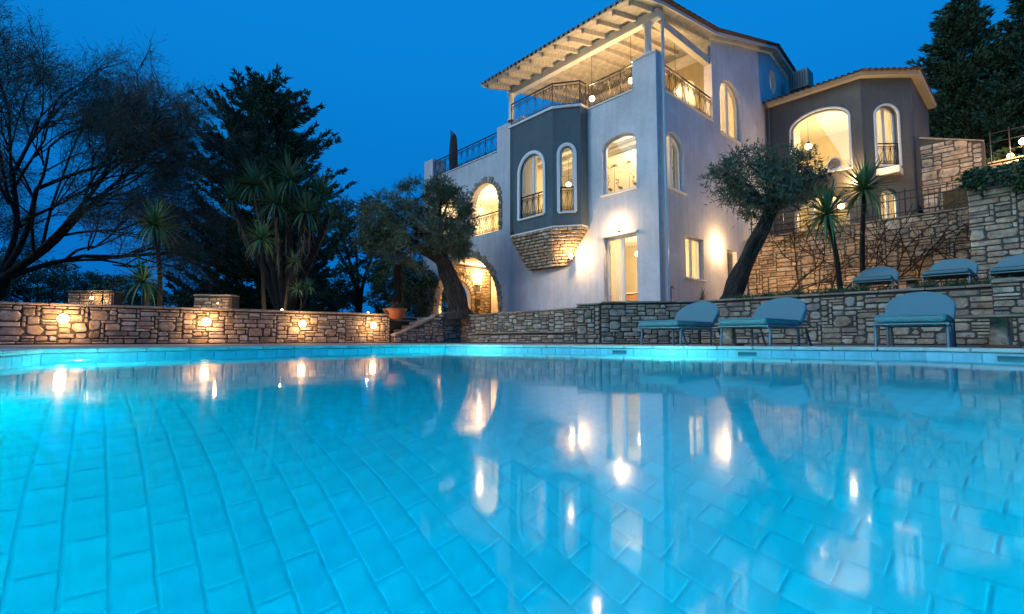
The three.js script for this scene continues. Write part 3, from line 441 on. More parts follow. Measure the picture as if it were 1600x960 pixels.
// columns, beam, rafters and roof
function column(x, z, y0, y1, r) { const pts = [[r * 1.45, 0], [r * 1.45, 0.05], [r * 1.15, 0.09], [r, 0.13], [r * 0.92, y1 - y0 - 0.2], [r * 1.05, y1 - y0 - 0.17], [r * 1.0, y1 - y0 - 0.13], [r * 1.5, y1 - y0 - 0.06], [r * 1.55, y1 - y0]].map(([a, b]) => new THREE.Vector2(a, b)); part(villa, 'column', new THREE.LatheGeometry(pts, 24).translate(x, y0, z), M.white); }
column(-6.72, -0.02, 9.335, 10.47, 0.115); column(-0.36, -0.16, 9.415, 10.47, 0.115);
part(villa, 'porch_beam', rbx(-6.95, 0.1, 10.47, 10.76, -0.24, 0.0, 0.012), M.white);
part(villa, 'side_beam', rbx(-0.28, -0.06, 10.47, 10.74, -3.98, -0.25, 0.012), M.whiteWood);
part(villa, 'ridge_beam', rbx(-6.75, -0.07, 10.82, 11.18, -3.98, -3.8, 0.012), M.whiteWood);
const roofTop = [[1.38, 10.52], [0, 10.90], [-3.6, 11.52], [-9.7, 13.48], [-13.2, 12.86]], roofY = (z) => { for (let i = 0; i < 4; i++) if (z <= roofTop[i][0] && z >= roofTop[i + 1][0]) { const t = (z - roofTop[i][0]) / (roofTop[i + 1][0] - roofTop[i][0]); return roofTop[i][1] + t * (roofTop[i + 1][1] - roofTop[i][1]); } return 10.5; };
const roof = sub(villa, 'roof');
function roofProfile(dTop, dBot, z0 = 1.38, z1 = -13.2) { const zs = [z0, ...roofTop.map((p) => p[0]).filter((z) => z < z0 - 0.01 && z > z1 + 0.01), z1], s = new THREE.Shape(); zs.forEach((z, i) => (i ? s.lineTo(-z, roofY(z) + dTop) : s.moveTo(-z, roofY(z) + dTop))); zs.reverse().forEach((z) => s.lineTo(-z, roofY(z) + dBot)); s.closePath(); return s; }
const alongX = (s, x0, x1) => new THREE.ExtrudeGeometry(s, { depth: x1 - x0, bevelEnabled: false }).rotateY(PI / 2).translate(x0, 0, 0);
part(roof, 'roof_deck', alongX(roofProfile(0, -0.10), -6.86, 0.30), M.whiteWood);
part(roof, 'verge_board', alongX(roofProfile(0.05, -0.20, 1.38, -13.2), 0.302, 0.34), S([0.62, 0.58, 0.56], { roughness: 0.6 }));
part(roof, 'verge_moulding', alongX(roofProfile(-0.12, -0.22, -3.92, -13.0), 0.003, 0.10), M.white);
part(roof, 'verge_board', alongX(roofProfile(0.03, -0.16, 1.38, -4.2), -6.9, -6.862), M.white);
for (let k = 0; k < 12; k++) { const x = -6.75 + k * 0.606; part(villa, 'rafter', alongX(roofProfile(-0.102, -0.25, 1.24, -3.78), x - 0.055, x + 0.055), M.whiteWood); }
part(villa, 'gutter', new THREE.CylinderGeometry(0.065, 0.065, 7.3, 12, 1, true, PI / 2, PI).rotateZ(PI / 2).translate(-3.33, 10.47, 1.44), M.white);
{ // barrel tiles: three courses at the eave one by one, the field above joined
  const n = 34, step = 7.3 / n, len = 0.42, r = rng(90), g = new THREE.CylinderGeometry(step * 0.5, step * 0.42, len, 8, 1, true, -PI / 2, PI).rotateX(PI / 2), field = [];
  const cols = [0, 1, 2].map((k) => S([0.23 + 0.05 * k, 0.12 + 0.02 * k, 0.075 + 0.01 * k], { map: stoneMap, roughness: 0.9 }));
  for (let c = 0; c < n; c++) for (let k = 0; k < 37; k++) { const z = 1.46 - (k + 0.5) * 0.36; if (z < -12.9) continue; const zz = Math.min(1.37, z), sl = Math.atan2(roofY(zz - 0.1) - roofY(zz), 0.1); const m = new THREE.Matrix4().makeRotationX(sl).setPosition(-6.86 + (c + 0.5) * step, roofY(zz) + 0.012 - (z > 1.37 ? 0.02 : 0), z); if (k < 3) piece(roof, 'roof_tile', g, cols[Math.floor(r() * 3)], m); else field.push(g.clone().applyMatrix4(m)); }
  const f = part(roof, 'upper_roof_tiles', mergeGeometries(field), M.roofTile); f.userData.kind = 'stuff'; }
part(villa, 'downpipe', join([cyl(0.05, 0.05, 1.25, 11.0, 0.085, -0.30, 12), ...[2, 4.6, 7.2, 9.8].map((y) => cyl(0.058, 0.058, y, y + 0.05, 0.085, -0.30, 12))]), S([0.60, 0.62, 0.64], { roughness: 0.4 }));
part(villa, 'downpipe', join([cyl(0.045, 0.045, 4.0, 10.3, 0.16, -8.9, 10), bar(V(0.16, 10.3, -8.9), V(0.1, 10.5, -8.6), 0.045, 10)]), M.greyStucco);

// ---- the grey wing
const wk = 1.36, GF = frame(0, 0, -9, 1, 0), GC = frame(3.48, 0, -9, Math.SQRT1_2, -Math.SQRT1_2), GS = frame(3.48 + wk, 0, -9 - wk, 0, -1), wl = wk * Math.SQRT2;
const GW = [0.98, 3.06, 7.02, 9.05, 9.62], GN = [0.5, 1.32, 6.95, 8.9, 9.3], GA = [1.0, 2.95, 4.02, 5.35, 6.15], GB = [0.55, 1.25, 4.02, 5.6, 6.05];
wall('wing_wall', GF, [[0.002, 3.9], [3.48, 3.9], [3.48, 10.45], [0.002, 10.45]], [GW, GA], 0.3, M.taupeStucco);
wall('wing_wall', GC, [[0, 3.9], [wl, 3.9], [wl, 10.45], [0, 10.45]], [GN, GB], 0.3, M.taupeStucco);
wall('wing_wall', GS, [[0, 3.9], [4, 3.9], [4, 10.45], [0, 10.45]], [], 0.3, M.taupeStucco);
part(villa, 'wing_floor', bx(0.01, 4.5, 6.55, 6.8, -13.8, -9.31), M.ceiling);
part(villa, 'wing_back_wall', bx(0.01, 4.5, 4.0, 10.4, -14.0, -13.8), M.inside);
part(villa, 'wing_inner_wall', bx(0.012, 0.10, 4.0, 10.2, -13.79, -9.31), M.inside);
part(villa, 'wing_ceiling', slab([[0.01, -9.31], [3.4, -9.31], [4.5, -10.45], [4.5, -13.8], [0.01, -13.8]], 10.2, 10.3), M.ceiling);
curtain(GC, 0.95, 1.4, 6.8, 9.5, -0.6, drape); curtain(GF, 0.75, 1.15, 6.8, 9.9, -0.6, drape);
glazing(villa, 'wing_window', GF, GW, { n0: -0.18, surround: 0.05, w: 0.05 });
glazing(villa, 'wing_window', GC, GN, { leaves: 2, n0: -0.24, surround: 0.06, rail: 0.85 });
glazing(villa, 'wing_arch_window', GF, GA, { leaves: 3, n0: -0.2, sill: false });
glazing(villa, 'wing_arch_window', GC, GB, { leaves: 2, n0: -0.2, sill: false });
{ const e = 0.27, eave = [[0.05, -9 + e], [3.48 + e * 0.42, -9 + e], [3.48 + wk + e, -9 - wk + e * 0.42], [3.48 + wk + e, -14.3], [0.05, -14.3]], wr = sub(villa, 'wing_roof');
  part(wr, 'soffit', slab(eave, 10.40, 10.46), S([0.60, 0.52, 0.40], { roughness: 0.7 })); part(wr, 'fascia', slab(offset(eave, 0.02).map(([x, z]) => [Math.max(0.05, x), z]), 10.462, 10.57), S([0.70, 0.62, 0.48], { roughness: 0.6 }));
  const ap = [[0.05, 11.5, -11.9], [2.6, 11.5, -11.9]], pos = []; const tri = (...p) => p.forEach((q) => pos.push(...q)), E = offset(eave, 0.06).map(([x, z]) => [Math.max(0.05, x), 10.575, z]);
  tri(E[0], E[1], ap[1], E[0], ap[1], ap[0]); tri(E[1], E[2], ap[1]); tri(E[2], E[3], ap[1]); tri(E[3], E[4], ap[0], E[3], ap[0], ap[1]);
  const g = new THREE.BufferGeometry(); g.setAttribute('position', new THREE.Float32BufferAttribute(pos, 3)); g.setAttribute('uv', new THREE.Float32BufferAttribute(pos.filter((_, i) => i % 3 !== 1), 2)); g.computeVertexNormals(); part(wr, 'roof_deck', g, M.roofTile);
  const r = rng(95), tg = new THREE.CylinderGeometry(0.10, 0.085, 0.42, 8, 1, true, -PI / 2, PI).rotateX(PI / 2);
  for (let e2 = 0; e2 < 3; e2++) { const p = E[e2], q = E[e2 + 1], L = Math.hypot(q[0] - p[0], q[2] - p[2]), n = Math.round(L / 0.21), ux = (q[0] - p[0]) / L, uz = (q[2] - p[2]) / L; if (e2 === 2) continue;
    const F = frame(p[0], 10.59, p[2], ux, uz); for (let k = 0; k < n; k++) for (let c = 0; c < 2; c++) piece(wr, 'roof_tile', tg, M.roofTile, F.clone().multiply(new THREE.Matrix4().makeRotationX(0.31).setPosition((k + 0.5) * (L / n), 0.03 + c * 0.115, 0.0 - c * 0.36))); } }
// ---------------------------------------------------------------- lamps of the house
function pendant(x, y, z, top, label, color, cd, r = 0.09, cat = 'pendant lamp', group) {
  const o = thing('pendant_lamp', label, cat, [x, y, z], group);
  part(o, 'cord', cyl(0.008, 0.008, y + r * 0.9, top, x, z, 6), M.iron);
  part(o, 'cap', cyl(r * 0.55, r * 0.3, y + r * 0.85, y + r * 1.5, x, z, 14), M.iron);
  part(o, 'bulb', new THREE.SphereGeometry(r, 18, 14).translate(x, y, z), lampGlow);
  lampLight(o, x, y, z, color, cd, 3);
}
pendant(-2.98, 9.12, -0.6, 10.86, 'glowing globe pendant above the bay at the left of the balcony', WARM, 8, 0.10);
pendant(-1.30, 9.14, -0.6, 10.86, 'glowing globe pendant beside the white corner pillar of the balcony', WARM, 8, 0.10);
pendant(-0.75, 8.95, -2.6, 11.2, 'small pendant behind the side railing of the balcony', WARM, 4, 0.07);
pendant(-2.3, 3.5, -2.4, 4.29, 'ceiling lamp in the ground-floor room behind the glazed door', WARMW, 20, 0.12);
pendant(-1.7, 7.42, -0.72, 7.74, 'ceiling lamp in the upper room above the heron wallpaper', WARMW, 8, 0.08);
pendant(-5.0, 6.6, -1.6, 7.74, 'ceiling lamp in the upper room near the bay', WARMW, 7, 0.1);
pendant(-3.2, 10.2, -6.2, 10.99, 'ceiling lamp in the top-floor room', WARMW, 20, 0.12);
pendant(-3.2, 11.9, -10.2, 12.9, 'attic lamp behind the oval window', WARMW, 14, 0.1);
pendant(1.20, 8.78, -10.5, 10.2, 'round pendant hanging in the big arched window of the wing', WARMW, 11, 0.14);
pendant(3.4, 8.9, -11.5, 10.2, 'second pendant deeper in the wing room', WARMW, 8, 0.12);
pendant(2.3, 5.9, -10.6, 6.54, 'ceiling lamp behind the lower arched windows of the wing', WARMW, 20, 0.12);
pendant(-8.6, 6.9, -2.2, 7.74, 'ceiling lamp in the arched loggia beside the bay', WARMW, 14, 0.11);
pendant(-11.4, 6.9, -2.2, 7.74, 'ceiling lamp in the arched loggia behind the olive tree', WARMW, 12, 0.11);
function sconce(x, y, z, nx, nz, label, color, cd, r = 0.07) {
  const o = thing('wall_sconce', label, 'wall lamp', [x, y, z]), a = Math.atan2(nx, nz), Mx = TM(x, y, z, a);
  part(o, 'back_plate', placed(rbx(-0.05, 0.05, -0.12, 0.08, 0, 0.02, 0.006), Mx), M.iron);
  part(o, 'arm', placed(tube([V(0, -0.06, 0.02), V(0, -0.09, 0.09), V(0, -0.05, 0.15)], 0.012, 8, 6), Mx), M.iron);
  part(o, 'bulb', placed(new THREE.SphereGeometry(r, 16, 12).scale(1, 1.15, 1).translate(0, 0.04, 0.15), Mx), lampGlow);
  const p = V(0, 0.04, 0.15).applyMatrix4(Mx); lampLight(o, p.x, p.y, p.z, color, cd, 2);
}
sconce(-3.22, 3.16, 0.36, 0.57, 0.82, 'wall lamp shining under the stone corbel of the bay', WARM, 5, 0.075);
sconce(-1.45, 3.93, 0.0, 0, 1, 'wall lamp above the glazed ground-floor door', WARM, 4, 0.06);
sconce(0.0, 3.55, -3.9, 1, 0, 'wall lamp on the side wall beside the leaning olive tree', WARM, 11, 0.075);
sconce(-12.88, 3.66, -3.2, 1, 0, 'wall lamp inside the big ground-floor arch', WARM, 15, 0.09);
sconce(3.28, 6.42, -9.0, 0, 1, 'lantern on the wing wall above the dagger-leaved palms', WARM, 9, 0.15);
{ const o = thing('floor_uplight', 'small uplight on the floor inside the big arch', 'uplight', [-12.55, 1.2, -0.62]); part(o, 'housing', cyl(0.09, 0.1, 1.2, 1.3, -12.55, -0.62, 14), M.iron); part(o, 'bulb', new THREE.SphereGeometry(0.075, 14, 10).translate(-12.55, 1.33, -0.62), lampGlow); lampLight(o, -12.55, 1.33, -0.62, WARM, 7, 2); }
for (const [x, z, l] of [[1.9, -4.9, 'small garden spot behind the shrubs left of the leaning palm'], [3.6, -5.0, 'small garden spot behind the palms at the foot of the high wall'], [5.3, -5.0, 'small garden spot at the foot of the high wall below the iron fence']]) { const o = thing('garden_spot', l, 'garden light', [x, 1.45, z]); part(o, 'housing', cyl(0.05, 0.07, 1.44, 1.56, x, z, 12), M.iron); part(o, 'bulb', new THREE.SphereGeometry(0.05, 12, 8).translate(x, 1.6, z), lampGlowSoft); lampLight(o, x, 1.6, z, WARM, x < 3 ? 4.5 : x < 5 ? 3 : 1.2, 2); }
// small garden spots on the terrace edge
for (const [x, z, l] of [[-8.6, 8.2, 'tiny garden light on the long wall left of the olive tree'], [-8.3, 5.4, 'tiny garden light beside the terracotta pot']]) { const o = thing('garden_light', l, 'garden light', [x, 1.0, z]); part(o, 'stake', cyl(0.012, 0.012, 1.0, 1.22, x, z, 6), M.iron); part(o, 'bulb', new THREE.SphereGeometry(0.035, 12, 8).translate(x, 1.25, z), lampGlowSoft); lampLight(o, x, 1.25, z, WARM, 0.5, 2); }

// things on and in the house
{ const o = thing('air_conditioner', 'grey air conditioner unit on the wing roof against the white gable', 'air conditioner', [0.75, 11.0, -11.2]); const b = [0.36, 1.16, 11.75, 12.6, -11.75, -10.95];
  part(o, 'casing', rbx(...b, 0.03), S([0.20, 0.21, 0.20], { roughness: 0.5 })); for (let k = 0; k < 7; k++) part(o, 'grille_slat', bx(0.42 + k * 0.1, 0.45 + k * 0.1, 11.83, 12.5, -10.948, -10.93), S([0.08, 0.08, 0.08])); part(o, 'stand', join([bx(0.40, 0.46, 10.9, 11.75, -11.7, -11.64), bx(1.04, 1.10, 10.9, 11.75, -11.7, -11.64), bx(0.40, 0.46, 10.9, 11.75, -11.06, -11.0), bx(1.04, 1.10, 10.9, 11.75, -11.06, -11.0)]), M.iron); }
{ const x = -12.0, z = -0.9, o = thing('parasol', 'closed dark parasol standing on the roof terrace', 'parasol', [x, 8.05, z]), cloth = S([0.035, 0.035, 0.035], { roughness: 0.9 });
  const pts = []; for (let k = 0; k <= 14; k++) { const t = k / 14; pts.push(new THREE.Vector2((0.05 + 0.15 * Math.sin(PI * Math.min(1, t * 0.55 + 0.3))) * (t > 0.92 ? (1 - t) / 0.08 : 1) + 0.012, t * 2.0)); } const g = new THREE.LatheGeometry(pts, 24), p = g.attributes.position; for (let i = 0; i < p.count; i++) { const a = Math.atan2(p.getZ(i), p.getX(i)), k = 1 + 0.14 * Math.sin(a * 8); p.setX(i, p.getX(i) * k); p.setZ(i, p.getZ(i) * k); } g.computeVertexNormals();
  part(o, 'canopy', g.translate(x, 8.75, z), cloth); part(o, 'mast', cyl(0.03, 0.03, 8.05, 10.95, x - 0.22, z, 10), cloth); part(o, 'crank_arm', bar(V(x - 0.22, 10.85, z), V(x, 10.78, z), 0.02), cloth); part(o, 'base', rbx(x - 0.45, x + 0.25, 8.051, 8.12, z - 0.3, z + 0.3, 0.02), cloth); }
// ---------------------------------------------------------------- foliage helpers
function leaves(list) { // list of [x,y,z, dx,dy,dz (length), width, nx,ny,nz] -> diamond leaves
  const n = list.length, pos = new Float32Array(n * 12), idx = new Uint32Array(n * 6), nor = new Float32Array(n * 12), uv = new Float32Array(n * 8);
  list.forEach(([x, y, z, dx, dy, dz, w, sx, sy, sz], i) => { let ax = dy * sz - dz * sy, ay = dz * sx - dx * sz, az = dx * sy - dy * sx; const l = Math.hypot(ax, ay, az) || 1; ax *= w / l / 2; ay *= w / l / 2; az *= w / l / 2;
    const mx = x + dx * 0.45, my = y + dy * 0.45, mz = z + dz * 0.45; pos.set([x, y, z, mx + ax, my + ay, mz + az, x + dx, y + dy, z + dz, mx - ax, my - ay, mz - az], i * 12);
    let fx = ay * dz - az * dy, fy = az * dx - ax * dz, fz = ax * dy - ay * dx; const fl = Math.hypot(fx, fy, fz) || 1; for (let k = 0; k < 4; k++) { nor.set([fx / fl, fy / fl, fz / fl], i * 12 + k * 3); uv.set([k & 1, k >> 1], i * 8 + k * 2); }
    idx.set([i * 4, i * 4 + 1, i * 4 + 2, i * 4, i * 4 + 2, i * 4 + 3], i * 6); });
  const g = new THREE.BufferGeometry(); g.setAttribute('position', new THREE.BufferAttribute(pos, 3)); g.setAttribute('normal', new THREE.BufferAttribute(nor, 3)); g.setAttribute('uv', new THREE.BufferAttribute(uv, 2)); g.setIndex(new THREE.BufferAttribute(idx, 1)); return g;
}
const ball = (r) => { let x, y, z, q; do { x = r() * 2 - 1; y = r() * 2 - 1; z = r() * 2 - 1; q = x * x + y * y + z * z; } while (q > 1 || q < 1e-4); return [x, y, z]; };
const unit = (r) => { const [x, y, z] = ball(r), l = Math.hypot(x, y, z); return [x / l, y / l, z / l]; };
function clump(list, c, rad, n, len, wid, r, up = 0.1) { for (let i = 0; i < n; i++) { const b = ball(r), k = Math.pow(Math.hypot(...b), -0.35), d = unit(r), l = len * (0.6 + 0.8 * r()); list.push([c[0] + b[0] * rad[0] * k, c[1] + b[1] * rad[1] * k, c[2] + b[2] * rad[2] * k, d[0] * l + b[0] * l * 0.5, d[1] * l + up * l, d[2] * l + b[2] * l * 0.5, wid * (0.7 + 0.6 * r()), ...unit(r)]); } }
function spray(list, c, d, len, n, leaf, wid, r) { for (let i = 0; i < n; i++) { const t = (i + r()) / n, u = unit(r), l = leaf * (0.65 + 0.6 * r()); list.push([c[0] + d[0] * len * t, c[1] + d[1] * len * t - 0.12 * len * t * t, c[2] + d[2] * len * t, (d[0] * 0.6 + u[0] * 0.8) * l, (d[1] * 0.6 + u[1] * 0.8) * l, (d[2] * 0.6 + u[2] * 0.8) * l, wid * (0.7 + 0.6 * r()), ...unit(r)]); } }
function limb(pts, r0, r1, seg = 14, n = 8, knots = 0, r = rng(1)) { // tapered, knotted limb
  const c = new THREE.CatmullRomCurve3(pts), fr = c.computeFrenetFrames(seg, false), pos = [], uv = [], idx = [], ph = r() * 9;
  for (let i = 0; i <= seg; i++) { const t = i / seg, p = c.getPoint(t), rad = (r0 + (r1 - r0) * t) * (t < 0.12 && knots ? 1 + (0.12 - t) * 4 : 1); for (let k = 0; k <= n; k++) { const a = (k / n) * PI * 2, w = rad * (1 + knots * (0.5 * Math.sin(a * 3 + ph + t * 5) + 0.35 * Math.sin(a * 5 - t * 9 + ph) + 0.3 * Math.sin(t * 17 + a * 2))); const N = fr.normals[i], B = fr.binormals[i]; pos.push(p.x + w * (Math.cos(a) * N.x + Math.sin(a) * B.x), p.y + w * (Math.cos(a) * N.y + Math.sin(a) * B.y), p.z + w * (Math.cos(a) * N.z + Math.sin(a) * B.z)); uv.push((k / n) * 2, t * c.getLength() * 0.5); } }
  for (let i = 0; i < seg; i++) for (let k = 0; k < n; k++) { const a = i * (n + 1) + k, b = a + n + 1; idx.push(a, b, a + 1, b, b + 1, a + 1); }
  const g = new THREE.BufferGeometry(); g.setAttribute('position', new THREE.Float32BufferAttribute(pos, 3)); g.setAttribute('uv', new THREE.Float32BufferAttribute(uv, 2)); g.setIndex(idx); g.computeVertexNormals(); return g;
}
const merge = (list) => mergeGeometries(list.map((g) => { const q = g.index ? g : g; return q; }));
function conifer(label, x, y, z, h, spread, seed, mat, shape = (t) => 1 - t, lean = 0) {
  const r = rng(seed), o = thing('conifer_tree', label, 'tree', [x, y, z]), br = [], lv = [];
  part(o, 'trunk', limb([V(x, y - 0.1, z), V(x + lean * 0.3, y + h * 0.4, z), V(x + lean, y + h * 0.97, z)], h * 0.022, 0.03, 10, 8, 0.1, r), M.bark);
  const levels = Math.round(h * 6.6);
  for (let j = 0; j < levels; j++) { const t = 0.05 + (0.95 * (j + r())) / levels, yy = y + h * t, nb = 4 + Math.floor(r() * 2);
    for (let k = 0; k < nb; k++) { const a = r() * PI * 2, L = spread * shape(t) * (0.45 + 0.75 * r()) + 0.25, rise = 0.10 + 0.5 * t + (r() - 0.5) * 0.35, bx0 = x + lean * t, p = (s) => [bx0 + Math.cos(a) * L * s, yy + L * s * rise - 0.22 * L * Math.sin(s * PI) * (1 - t), z + Math.sin(a) * L * s];
      if (L > 0.8) br.push(limb([V(...p(0)), V(...p(0.5)), V(...p(1))], 0.02 + L * 0.008, 0.006, 3, 3));
      const ns = Math.max(3, Math.round(L * 5.5)); for (let q = 0; q < ns; q++) { const s = 0.22 + (0.82 * (q + r())) / ns, c = p(s), side = (1.15 - s) * 0.42 * Math.min(1.6, L); for (let m = 0; m < 15; m++) { const e = (r() - 0.5) * 2, ln = 0.16 + 0.2 * r(); const ox = -Math.sin(a) * e * side, oz = Math.cos(a) * e * side, d = unit(r); lv.push([c[0] + ox, c[1] + (r() - 0.5) * 0.16, c[2] + oz, (Math.cos(a) * 0.6 + ox * 0.6 + d[0] * 0.7) * ln, (0.35 + d[1] * 0.6) * ln, (Math.sin(a) * 0.6 + oz * 0.6 + d[2] * 0.7) * ln, 0.06 + 0.06 * r(), ...unit(r)]); } } } }
  part(o, 'limbs', mergeGeometries(br), M.bark); part(o, 'crown', leaves(lv), mat); return o;
}
// sword-leaved heads: one leaf shape, bent along its length
function swordGeo(len, wid, droop) { const pos = [], uv = [], idx = []; for (let i = 0; i <= 5; i++) { const t = i / 5, w = wid * (t < 0.25 ? 0.6 + 1.6 * t : 1.12 * (1 - t) / 0.75 + 0.02), y = -droop * t * t * len, z = len * t * (1 - 0.18 * droop * t); pos.push(-w / 2, y + w * 0.22, z, 0, y, z, w / 2, y + w * 0.22, z); uv.push(0, t, 0.5, t, 1, t); } for (let i = 0; i < 5; i++) for (let k = 0; k < 2; k++) { const a = i * 3 + k; idx.push(a, a + 3, a + 1, a + 1, a + 3, a + 4); } const g = new THREE.BufferGeometry(); g.setAttribute('position', new THREE.Float32BufferAttribute(pos, 3)); g.setAttribute('uv', new THREE.Float32BufferAttribute(uv, 2)); g.setIndex(idx); g.computeVertexNormals(); return g; }
const swords = [0.05, 0.2, 0.5].map((d) => swordGeo(1, 0.068, d));
function head(parent, c, rad, n, r, mats, single2) { const list = []; for (let i = 0; i < n; i++) { const t = (i + r()) / n, el = 1.4 - 2.1 * t + (r() - 0.5) * 0.3, a = i * 2.39996 + r() * 0.4, l = rad * (0.75 + 0.35 * r()), q = new THREE.Quaternion().setFromEuler(new THREE.Euler(-el, a, 0, 'YXZ')), m = new THREE.Matrix4().compose(V(...c), q, V(l, l, l)), g = swords[t < 0.35 ? 0 : t < 0.7 ? 1 : 2]; if (single2) piece(parent, 'leaf', g, mats[i % mats.length], m); else list.push(g.clone().applyMatrix4(m)); } return list; }
// ---------------------------------------------------------------- trees and plants
const survey = new THREE.Matrix4().compose(V(7.96, 0.30, 13.49), new THREE.Quaternion().setFromEuler(new THREE.Euler(Math.atan(51 / 773), PI / 2 - THREE.MathUtils.degToRad(42.7), 0, 'YXZ')), V(1, 1, 1));   // fixed station the place was measured from
function spot(px, py, d) { const k = 773, v = V((px - 800) / k, -(py - 480) / k, -1).multiplyScalar(d).applyMatrix4(survey); return v; }   // a point of the photograph, d metres deep, measured into the place
const sp = (px, py, d) => { const v = spot(px, py, d); return [v.x, v.y, v.z]; };
function olive(label, base, trunkPts, crownBlobs, seed, rad, leafN, forks) {
  const r = rng(seed), o = thing('olive_tree', label, 'tree', base.toArray()), wood = [];
  part(o, 'trunk', limb(trunkPts, rad, rad * 0.55, 40, 30, 0.24, r), M.oliveBark);
  const top = trunkPts[trunkPts.length - 1], lv = [], lp = [];
  for (const [c, s, n] of crownBlobs) { const e = V(...c), mid = top.clone().lerp(e, 0.5).add(V((r() - 0.5) * 0.3, 0.1, (r() - 0.5) * 0.3)); wood.push(limb([trunkPts[trunkPts.length - 2].clone().lerp(top, forks + r() * 0.3), mid, e], rad * 0.32, 0.02, 10, 7, 0.12, r));
    for (let k = 0; k < 26; k++) { const b = ball(r), q = Math.pow(Math.hypot(...b), -0.5), cc = [c[0] + b[0] * s[0] * q, c[1] + b[1] * s[1] * q, c[2] + b[2] * s[2] * q]; if (k % 2) wood.push(limb([e, e.clone().lerp(V(...cc), 0.5).add(V(0, 0.08, 0)), V(...cc)], 0.016, 0.004, 4, 3));
      const tw = Math.round((n * leafN) / 26 / 13); for (let m = 0; m < tw; m++) { const u = unit(r), out = [(cc[0] - c[0]) / s[0] * 0.55 + u[0], (cc[1] - c[1]) / s[1] * 0.45 + u[1] * 0.9 + 0.15, (cc[2] - c[2]) / s[2] * 0.55 + u[2]], ol = Math.hypot(...out), L = 0.22 + 0.34 * r() * r(), st = ball(r); spray(r() < 0.7 ? lv : lp, [cc[0] + st[0] * 0.16, cc[1] + st[1] * 0.13, cc[2] + st[2] * 0.16], out.map((q) => q / ol), L, 13, 0.095, 0.026, r); } } }
  part(o, 'limbs', mergeGeometries(wood), M.oliveBark); const cr = part(o, 'crown', leaves(lv), M.olive); part(o, 'pale_leaves', leaves(lp), M.olivePale); return o;
}
{ const d = 18.6, b = spot(716, 492, d); b.y = 1.1; const P2 = (x, y, e = 0) => spot(x, y, d + e);
  olive('old gnarled olive tree leaning in front of the big lit arch', b, [b, P2(711, 460), P2(699, 425), P2(684, 392)], [[610, 330, -0.6, .9, .62], [650, 312, 0.5, 1.0, .6], [700, 318, 0.1, .8, .6], [722, 345, 0.4, .5, .6], [600, 370, 0.3, .75, .5], [655, 365, -0.8, 1, .55], [700, 372, -0.4, .7, .42], [640, 345, 1.0, 1.0, .6], [588, 345, 0, .5, .5], [690, 295, 0, .5, .28], [625, 388, 0.2, .8, .4], [585, 375, .4, .5, .4], [712, 385, .3, .4, .35]].map(([x, y, e, s, v]) => [sp(x, y, d + e), [s, v, s], 1]), 101, 0.41, 6400, 0.3); }
{ const d = 14.3, b = spot(1136, 474, d); b.y = 1.15; const P2 = (x, y, e = 0) => spot(x, y, d + e);
  olive('leaning olive tree with dark trunk in front of the white side wall', b, [b, P2(1152, 440), P2(1172, 395), P2(1196, 348), P2(1212, 318)], [[1135, 275, 0, .55, .42], [1170, 258, -.4, .6, .38], [1210, 255, .4, .6, .4], [1250, 262, 0, .55, .4], [1270, 290, .2, .35, .35], [1150, 300, .3, .5, .35], [1195, 295, -.5, .7, .4], [1235, 300, -.3, .55, .35], [1180, 322, 0, .4, .25]].map(([x, y, e, s, v]) => [sp(x, y, d + e), [s, v, s], 1]), 107, 0.27, 3200, 0.4); }
const onTerrace = (px, d, y = 1.0) => { const v = spot(px, 480, d); v.y = y; return v; };
{ const b = onTerrace(408, 27); conifer('large dark spreading conifer behind the dagger-leaved yuccas', b.x, 1.0, b.z, 13.4, 4.9, 121, M.conifer, (t) => (t < 0.25 ? 0.7 + t : Math.pow(1 - t, 0.48) * 1.08), -0.4); }
{ const b = onTerrace(1530, 26); conifer('tall dark conifer rising behind the right end of the wing', b.x, 5.7, b.z, 13, 3.4, 131, M.conifer2, (t) => Math.pow(1 - t, 0.6)); const c = onTerrace(1640, 24); conifer('dark conifer cut off by the right edge of the picture', c.x, 5.7, c.z, 12, 3.2, 137, M.conifer, (t) => Math.pow(1 - t, 0.6)); const e = onTerrace(1475, 31); conifer('smaller conifer close to the wing roof', e.x, 5.7, e.z, 9.6, 2.4, 139, M.conifer2, (t) => Math.pow(1 - t, 0.7)); }
